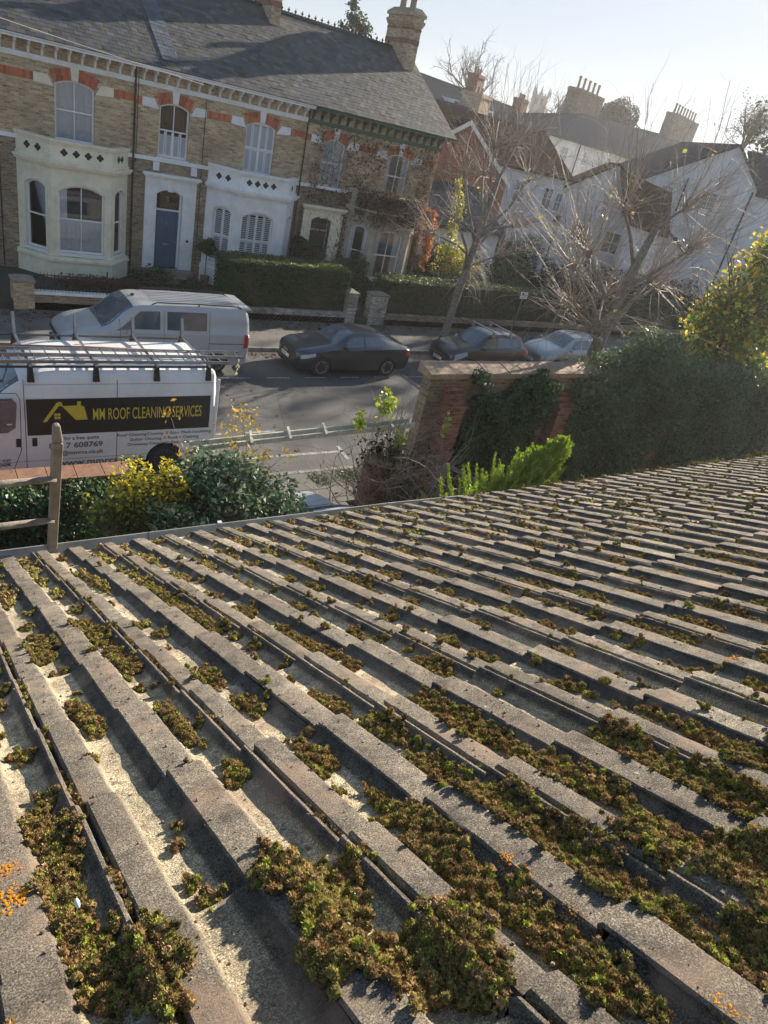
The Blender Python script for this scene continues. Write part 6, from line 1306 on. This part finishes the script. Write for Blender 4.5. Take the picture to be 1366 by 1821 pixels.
# right gable house
def gable_house(label, Obase, az, uL, uA, uR, zl, za, zr_, depth, wins, wallmat, roofmat, verge='iron', pipes=(), name='white_house'):
    d = (math.sin(R(az)), math.cos(R(az))); fr = Fr(Obase, d); H = thing(name, label, 'house', (Obase[0], Obase[1], 0))
    P_ = [(uL, -.1), (uR, -.1), (uR, zr_), (uA, za), (uL, zl)]; mb = MB(); mb.fprism(fr, P_, -depth, 0); obj('wall', mb, wallmat, H)
    mb = MB()
    for (ua, z_a), (ub, z_b) in (((uL-.2, zl-.2*(za-zl)/(uA-uL)), (uA, za)), ((uR+.2, zr_-.2*(za-zr_)/(uR-uA)), (uA, za))):
        mb.hull([fr.p(ua, .18, z_a+.16), fr.p(ub, .18, z_b+.16), fr.p(ub, -depth-.2, z_b+.16), fr.p(ua, -depth-.2, z_a+.16)], [fr.p(ua, .18, z_a+.01), fr.p(ub, .18, z_b+.01), fr.p(ub, -depth-.2, z_b+.01), fr.p(ua, -depth-.2, z_a+.01)])
    obj('roof', mb, roofmat, H)
    for w_ in wins: simple_window(H, fr, *w_)
    for u, z0, z1 in pipes: x, y, _ = fr.p(u, .07, 0); mb = MB(); mb.tube([(x, y, z0), (x, y, z1)], .07, 6); obj('downpipe', mb, 'iron', H)
    return H, fr
HD, fD = gable_house('tall white gabled house with a black downpipe at the right edge', (52.52, 31.49), 128, -7.6, -2.1, .34, 7.9, 11.2, 8.9, 14, [(-3.35, 6.75, 1.25, 1.35, 2, 4), (-6.3, 6.6, .9, 1.2, 2, 4), (-5.0, 3.2, 1.3, 1.5, 2, 4)], 'render_white', 'slate_far', pipes=((.10, 0, 8.7), (-4.7, 6.3, 8.6)))
mb = MB(); mb.fbox(fD, -7.6, .36, .003, .06, 8.0, 8.08); obj('string_course', mb, 'render_white', HD)
mb = MB(); mb.fbox(fD, .345, 12, -9, -.35, -.1, 8.6); obj('side_wing', mb, 'render_white', HD)
mb = MB(); P_ = [fD.p(.35, .0, 8.65), fD.p(12.3, .0, 8.65), fD.p(12.3, -5, 11.4), fD.p(.35, -5, 11.4)]; mb.hull(P_, [(a, b, c-.15) for a, b, c in P_]); obj('wing_roof', mb, 'slate_far', HD)
c_ = at(1102, 292, 50)
HCc, fCc = gable_house('white gabled cottage behind the wide bare tree, middle of the white group', (c_.x, c_.y), 135, -4.6, 0, 5.6, 5.0, c_.z-.1, 4.4, 9, [(-1.6, 3.3, .8, 1.3, 2, 2), (.6, 3.2, 1.1, 1.3, 2, 2), (2.7, 3.4, .8, 1.1, 1, 2)], 'render_white', 'tiles_brown')
mb = MB(); Q_ = [fCc.p(.15, .25, c_.z-.25), fCc.p(3.6, .3, c_.z-.8), fCc.p(4.0, 2.6, 5.2), fCc.p(1.3, 2.4, 5.4)]; mb.hull(Q_, [(a, b, c-.15) for a, b, c in Q_]); obj('wing_roof', mb, 'tiles_brown', HCc); mb = MB(); mb.fbox(fCc, 1.6, 3.9, .05, 2.3, -.1, 5.25); obj('wing_wall', mb, 'render_white', HCc)
# low white wing with brown tiled roof (eaves towards us)
e_ = at(1020, 316, 50); fA = Fr((e_.x, e_.y), (math.sin(R(95)), math.cos(R(95)))); HAg = thing('white_house', 'low white cottage with brown tiled roof behind the leaning street tree', 'house', (e_.x, e_.y, 0)); za_ = e_.z
mb = MB(); mb.fbox(fA, -9.5, -.2, -8, 0, -.1, za_-.05); P_ = [(-.02, za_-.1), (-4.0, za_+2.05), (-8.0, za_-.1)]
for uu in (-9.5, -.4): mb.add([fA.p(uu, d, z) for d, z in P_]+[fA.p(uu+.2, d, z) for d, z in P_], [(0, 1, 2), (3, 5, 4), (0, 3, 4, 1), (1, 4, 5, 2)])
obj('wall', mb, 'render_white', HAg); mb = MB(); roof_gable(mb, fA, -9.7, 0, 0, -8, za_, za_+2.15); obj('roof', mb, 'tiles_brown', HAg)
for u, z_, w_, h_ in ((-2.0, za_-2.1, .75, 1.25), (-4.4, za_-2.0, .85, 1.25), (-7.0, za_-2.0, .85, 1.25), (-.95, za_-2.1, .55, 1.1), (-5, za_-4.8, 1.0, 1.4)): simple_window(HAg, fA, u, z_, w_, h_, 2, 2)
mb = MB(); mb.fbox(fA, -8.2, -5.4, .01, 2.4, -.1, za_-4.2); obj('porch', mb, 'render_white', HAg); mb = MB(); P_ = [fA.p(-8.4, 2.6, za_-4.25), fA.p(-5.2, 2.6, za_-4.25), fA.p(-5.2, 0.01, za_-3.2), fA.p(-8.4, .01, za_-3.2)]; mb.hull(P_, [(a, b, c-.12) for a, b, c in P_]); obj('porch_roof', mb, 'slate_far', HAg)
# red brick gabled house
g_ = at(838, 214, 44); HR, fR_ = gable_house('red brick gabled house with pale bargeboards just right of the terrace', (g_.x, g_.y), 118, -4.2, 0, 2.9, g_.z-3.3, g_.z-.15, g_.z-2.6, 7, [(-1.4, g_.z-4.6, 1.3, 1.2, 2, 2), (.9, g_.z-4.6, .9, 1.2, 2, 2)], REDB, 'tiles_brown', name='brick_house')
mb = MB()
for (ua, z_a), (ub, z_b) in (((0, g_.z-.10), (3.1, g_.z-2.75)), ((0, g_.z-.1), (-4.4, g_.z-3.42))): mb.hull([fR_.p(ua, .20, z_a+.12), fR_.p(ub, .20, z_b+.12), fR_.p(ub, .24, z_b+.12), fR_.p(ua, .24, z_a+.12)], [fR_.p(ua, .20, z_a-.14), fR_.p(ub, .20, z_b-.14), fR_.p(ub, .24, z_b-.14), fR_.p(ua, .24, z_a-.14)])
obj('bargeboard', mb, 'white_paint', HR)
s_ = at(770, 345, 38); mb = MB(); P_ = [(s_.x-2.5, s_.y-1.2, s_.z-1.2), (s_.x+4.5, s_.y-1.2, s_.z-1.2), (s_.x+4.5, s_.y+2.2, s_.z+.5), (s_.x-2.5, s_.y+2.2, s_.z+.5)]; mb.hull(P_, [(a, b, c-.15) for a, b, c in P_]); mb.box(s_.x-2.3, s_.x+4.3, s_.y-.9, s_.y+2.0, -.1, s_.z-1.1)
ot = thing('outhouse', 'low white outbuilding with slate lean-to roof below the red brick gable', 'house', (s_.x, s_.y, 0)); mb2 = MB(); mb2.box(s_.x-2.3, s_.x+4.3, s_.y-.9, s_.y+2.0, -.1, s_.z-1.15); obj('wall', mb2, 'render_white', ot); mb = MB(); mb.hull(P_, [(a, b, c-.15) for a, b, c in P_]); obj('roof', mb, 'slate_far', ot)
# far long terrace under a slate roof
L0 = at(752, 130, 72); L1 = at(925, 192, 92); far = thing('far_terrace', 'long brick terrace with slate roof and small dormers on the skyline', 'house', (L0.x, L0.y, 0)); dv = Vector((L1.x-L0.x, L1.y-L0.y)); Lf = dv.length; fF = Fr((L0.x, L0.y), (dv.x, dv.y)); zR = L0.z
mb = MB(); mb.fbox(fF, -6, Lf+5, -4.2, 4.2, -.1, zR-3.2); obj('wall', mb, BUFF_D, far)
mb = MB(); roof_gable(mb, fF, -6.2, Lf+1.5, 4.2, -4.2, zR-3.2, zR, .3); P_ = [fF.p(Lf+1.5, 4.5, zR-3.4), fF.p(Lf+1.5, 0, zR), fF.p(Lf+5.2, 4.5, zR-3.4)]; mb.add(P_, [(0, 1, 2)]); mb.add([fF.p(Lf+1.5, 0, zR), fF.p(Lf+5.2, -4.5, zR-3.4), fF.p(Lf+5.2, 4.5, zR-3.4)], [(0, 1, 2)]); obj('roof', mb, 'slate_far', far)
for u in (1.2, 8.5): mb = MB(); mb.fbox(fF, u, u+1.2, 1.0, 3.0, zR-2.6, zR-1.3); d_ = obj('dormer', mb, 'white_paint', far); g = MB(); g.fbox(fF, u+.15, u+1.05, 3.0, 3.02, zR-2.3, zR-1.45); obj('pane', g, 'car_glass', d_)
for k in range(6): simple_window(far, Fr(fF.p(0, 4.2, 0)[:2], fF.d), 1.5+k*4.6, zR-5.4, 1.1, 1.6, 2, 2)
chim(far, fF, 2.4, 4.6, 3.0, 5.0, zR-4, zR-.4, 3, BUFF, ph=.5); chim(far, fF, 9.5, 11, -.6, .6, zR-.6, zR+1.5, 3, REDB, ph=.5); chim(far, fF, 19, 20.8, 3.2, 4.4, zR-4, zR-1.0, 3, REDB, ph=.5); chim(far, fF, Lf-1, Lf+.6, -.6, .6, zR-.6, zR+1.0, 3, REDB, ph=.45)
c1 = at(985, 222, 88); mb = MB(); mb.box(c1.x-1.4, c1.x+1.0, c1.y-.6, c1.y+.6, 0, c1.z-.1); t = thing('brick_stack', 'short red brick chimney stack rising left of the long white house', 'chimney', (c1.x, c1.y, 0)); obj('shaft', mb, REDB, t)
for k in range(4): mb = MB(); mb.lathe([(.2, 0), (.16, .6)], (c1.x-1.1+k*.6, c1.y, c1.z-.1), 8); obj('chimney_pot', mb, 'terracotta', t)
dk = at(812, 222, 56); mb = MB(); P_ = [(dk.x-4.5, dk.y-3, dk.z-1.6), (dk.x+3.5, dk.y-3, dk.z-1.6), (dk.x+2.2, dk.y+2, dk.z+1.3), (dk.x-4.0, dk.y+2, dk.z+1.3)]; t = thing('slate_house', 'small house with dark slate roof behind the red brick gable', 'house', (dk.x, dk.y, 0)); mb.hull(P_, [(a, b, c-.2) for a, b, c in P_]); obj('roof', mb, 'slate_far', t); mb = MB(); mb.box(dk.x-4.3, dk.x+3.0, dk.y-2.7, dk.y+2, 0, dk.z-1.7); obj('wall', mb, REDB, t)
# church tower
k0 = at(957, 190, 265); t = thing('church_tower', 'distant stone church tower with four pinnacles on the skyline', 'tower', (k0.x, k0.y, 0)); ct = at(957, 170, 265); fT = Fr((ct.x-1.6, ct.y), (math.sin(R(140)), math.cos(R(140)))); mb = MB(); mb.fbox(fT, -.6, 4.6, -5, 0, 0, ct.z); mb.fbox(fT, -.8, 4.8, -5.2, .2, ct.z-3.2, ct.z-2.8); mb.fbox(fT, -.75, 4.75, -5.15, .15, ct.z, ct.z+.25)
for k in range(6): mb.fbox(fT, -.6+k*.95, -.15+k*.95, -.2, .05, ct.z+.25, ct.z+.9)
obj('tower', mb, 'stone', t)
for u, d in ((-.4, 0), (4.4, 0), (-.4, -5), (4.4, -5), (2.0, 0)): x, y, _ = fT.p(u, d, 0); mb = MB(); mb.lathe([(.42, 0), (.40, 1.0), (.02, 3.1)], (x, y, ct.z), 5); obj('pinnacle', mb, 'stone', t)
for u in (.7, 2.4): mb = MB(); mb.fprism(fT, arch(u, u+.9, ct.z-2.5, ct.z-.5, .4), .003, .03); obj('belfry_opening', mb, 'dark_room', t)
# lamp post, sign
lb = (32.3, 30.0); t = thing('street_lamp', 'black Victorian style street lamp with glass lantern before the white cottages', 'street lamp', (lb[0], lb[1], .3)); mb = MB(); mb.lathe([(.16, .3), (.14, 1.0), (.08, 1.15), (.06, 1.3), (.05, 3.9), (.09, 4.0), (.04, 4.1)], (lb[0], lb[1], 0), 10); mb.tube([(lb[0]-.35, lb[1], 3.75), (lb[0]+.35, lb[1], 3.75)], .02, 5); obj('post', mb, 'iron', t)
mb = MB(); mb.lathe([(.14, 4.1), (.27, 4.62)], (lb[0], lb[1], 0), 4); obj('lantern_glass', mb, 'lamp_glass', t); mb = MB(); mb.lathe([(.33, 4.62), (.30, 4.70), (.16, 4.88), (.17, 4.98), (.07, 5.05), (.02, 5.2)], (lb[0], lb[1], 0), 12); obj('lantern_cap', mb, 'iron', t)
mb = MB()
for k in range(4): a_ = k*math.pi/2; mb.tube([(lb[0]+.14*math.cos(a_), lb[1]+.14*math.sin(a_), 4.1), (lb[0]+.28*math.cos(a_), lb[1]+.28*math.sin(a_), 4.64)], .015, 4)
obj('lantern_frame', mb, 'iron', t)
t = thing('street_sign', 'small white parking sign on a thin grey post by the long hedge', 'sign', (23.9, 22.9, .1)); mb = MB(); mb.tube([(23.9, 22.9, .1), (24.0, 22.9, 2.1)], .03, 6); obj('post', mb, 'steel', t); mb = MB(); mb.box(23.78, 24.22, 22.85, 22.87, 1.98, 2.28); p_ = obj('sign_plate', mb, 'plate', t, bevel=.004)
mb = MB(); mb.box(23.83, 23.97, 22.846, 22.849, 2.13, 2.25); obj('sign_symbol', mb, 'blue_door', p_); mb = MB()
for k in range(3): mb.box(24.0, 24.18-.03*k, 22.846, 22.849, 2.22-k*.045, 2.235-k*.045)
mb.box(23.85, 24.15, 22.846, 22.849, 2.04, 2.055); obj('sign_text', mb, 'lettering_grey', p_)
# unseen evergreens added beyond the right edge to shade the road
for (x_, y_, z_, r_, l_) in ((62, 33.8, 15.2, 4.6, 'tall unseen evergreen added to shade the road, beyond the white gabled house'), (63, 28.2, 13.6, 4.4, 'second tall unseen evergreen added to shade the road, standing nearer to it')):
    t = thing('shade_evergreen', l_, 'tree', (x_, y_, 0)); mb = MB(); mb.tube([(x_, y_, 0), (x_, y_, z_)], [.5, .2], 8); obj('trunk', mb, 'bark_dark', t)
    bl = [(x_, y_, z_, r_*.9, r_, r_*1.1), (x_+1, y_-1, z_-4, r_*.9, r_, r_*.9), (x_-.5, y_+1.2, z_-6, r_*.9, r_, r_*.8)]; core_mesh('inner_branches', bl, t, 'twig_dark', .5); foliage('foliage', bl, 9000, .42, [(.03, .05, .02), (.045, .065, .025)], t, shell=.6)
# distant trees on the skyline
def far_tree(label, px, py, D, h, spread, seed, base_z=0, dens=5, mat='twig_dark', leaves=None):
    global rng; keep = rng; rng = np.random.default_rng(seed); p = at(px, py, D); t = thing('far_tree', label, 'tree', (p.x, p.y, 0)); tw = Twigs(4)
    tw.add([(p.x, p.y, 0), (p.x, p.y, p.z*.6), (p.x, p.y, p.z)], .35, .18); ends = []
    for k in range(9): grow(tw, (p.x, p.y, p.z-.6*rng.random()*h*.3), (rng.normal()*spread, rng.normal()*spread, .8), h*.55, .12, 3, .55, .06, 4, 5, ends=ends, wob=.14, shrink=.62)
    tw.build('trunk_and_branches', mat, t)
    if leaves: P = np.concatenate([np.array(ends)+rng.normal(size=(len(ends), 3))*.4 for _ in range(3)]); V, F, C = leaf_arrays(P, leaves[0], leaves[1], .3, .6); npobj('foliage', V, F, 'leaf', t, C)
    rng = keep; return t
far_tree('large bare tree on the skyline above the far terrace', 838, 165, 110, 7.5, .75, 3)
far_tree('round bare tree on the skyline right of the church tower', 990, 218, 110, 4.6, .8, 5)
far_tree('weeping birch with thin foliage on the skyline at the right', 1322, 262, 90, 4.6, .35, 8, leaves=(.16, [(.10, .09, .04), (.16, .12, .05)]))
p = at(630, 75, 60); t = thing('conifer', 'airy dark conifer top showing over the terrace ridge', 'tree', (p.x, p.y, 0)); mb = MB(); mb.tube([(p.x, p.y, 0), (p.x, p.y, p.z+1.5)], [.3, .05], 6); obj('trunk', mb, 'bark_dark', t)
foliage('foliage', [(p.x-.9, p.y, p.z+.1, .9, .8, .7), (p.x+.6, p.y, p.z-.2, 1.1, .9, .8), (p.x-.2, p.y, p.z+1.3, .75, .7, .6), (p.x-.5, p.y, p.z+2.1, .4, .4, .45), (p.x+.6, p.y, p.z+.9, .6, .6, .5), (p.x, p.y, p.z-1.6, 1.6, 1.2, 1.3)], 6500, .22, [(.04, .07, .03), (.06, .09, .04)], t, shell=.95, lump=.3)
p = at(1100, 208, 118); t = thing('round_evergreen', 'rounded dark evergreen tree behind the left chimney stack of the white house', 'tree', (p.x, p.y, 0)); mb = MB(); mb.tube([(p.x, p.y, 0), (p.x, p.y, p.z)], [.4, .2], 6); obj('trunk', mb, 'bark_dark', t); bl = [(p.x, p.y, p.z-.8, 3.0, 2.6, 3.0), (p.x+1.5, p.y, p.z-1.8, 2.4, 2.2, 2.4), (p.x-1.7, p.y, p.z-1.2, 2.3, 2.2, 2.5)]; core_mesh('inner_twigs', bl, t, 'twig_dark', .8); foliage('foliage', bl, 15000, .26, [(.06, .07, .03), (.08, .085, .035), (.045, .055, .025)], t, shell=.25, lump=.1)

# ---------------------------------------------------------------- haze volume added to imitate sun glare and lift the shade
hz = MB(); hz.box(-160, 330, -90, 360, -1.2, 26); hm = bpy.data.materials.new('haze'); hm.use_nodes = True; nt_ = hm.node_tree; nt_.nodes.remove(nt_.nodes['Principled BSDF'])
pv = nt_.nodes.new('ShaderNodeVolumePrincipled'); pv.inputs['Density'].default_value = .0006; pv.inputs['Color'].default_value = (.93, .95, 1, 1); pv.inputs['Anisotropy'].default_value = .45
nt_.links.new(pv.outputs[0], nt_.nodes['Material Output'].inputs['Volume']); MATS['haze'] = hm
tag(obj('haze', hz, 'haze'), kind='stuff')
scene.cycles.volume_bounces = 0

# ---------------------------------------------------------------- group phrases shared by repeats
GR = {'parked_car': 'cars parked along the street', 'terraced_house': 'brick terraced houses in the row opposite', 'white_house': 'white rendered houses on the right', 'gate_pillar': 'gate pillars of the front gardens', 'hedge': 'clipped hedges of the front gardens', 'shrub': 'small shrubs in the front gardens', 'evergreen_shrub': 'dark evergreen shrubs beyond the terrace', 'ladder': 'ladders on the van roof rack', 'lichen': 'orange lichen spots on the roof tiles', 'street_tree': 'bare street trees', 'ivy': 'ivy on the garden walls', 'low_wall': 'low front garden walls', 'far_tree': 'bare trees on the skyline', 'shade_evergreen': 'unseen evergreens added to shade the road'}
for o in list(scene.objects):
    if o.parent is None and o.name.split('.')[0] in GR: o['group'] = GR[o.name.split('.')[0]]
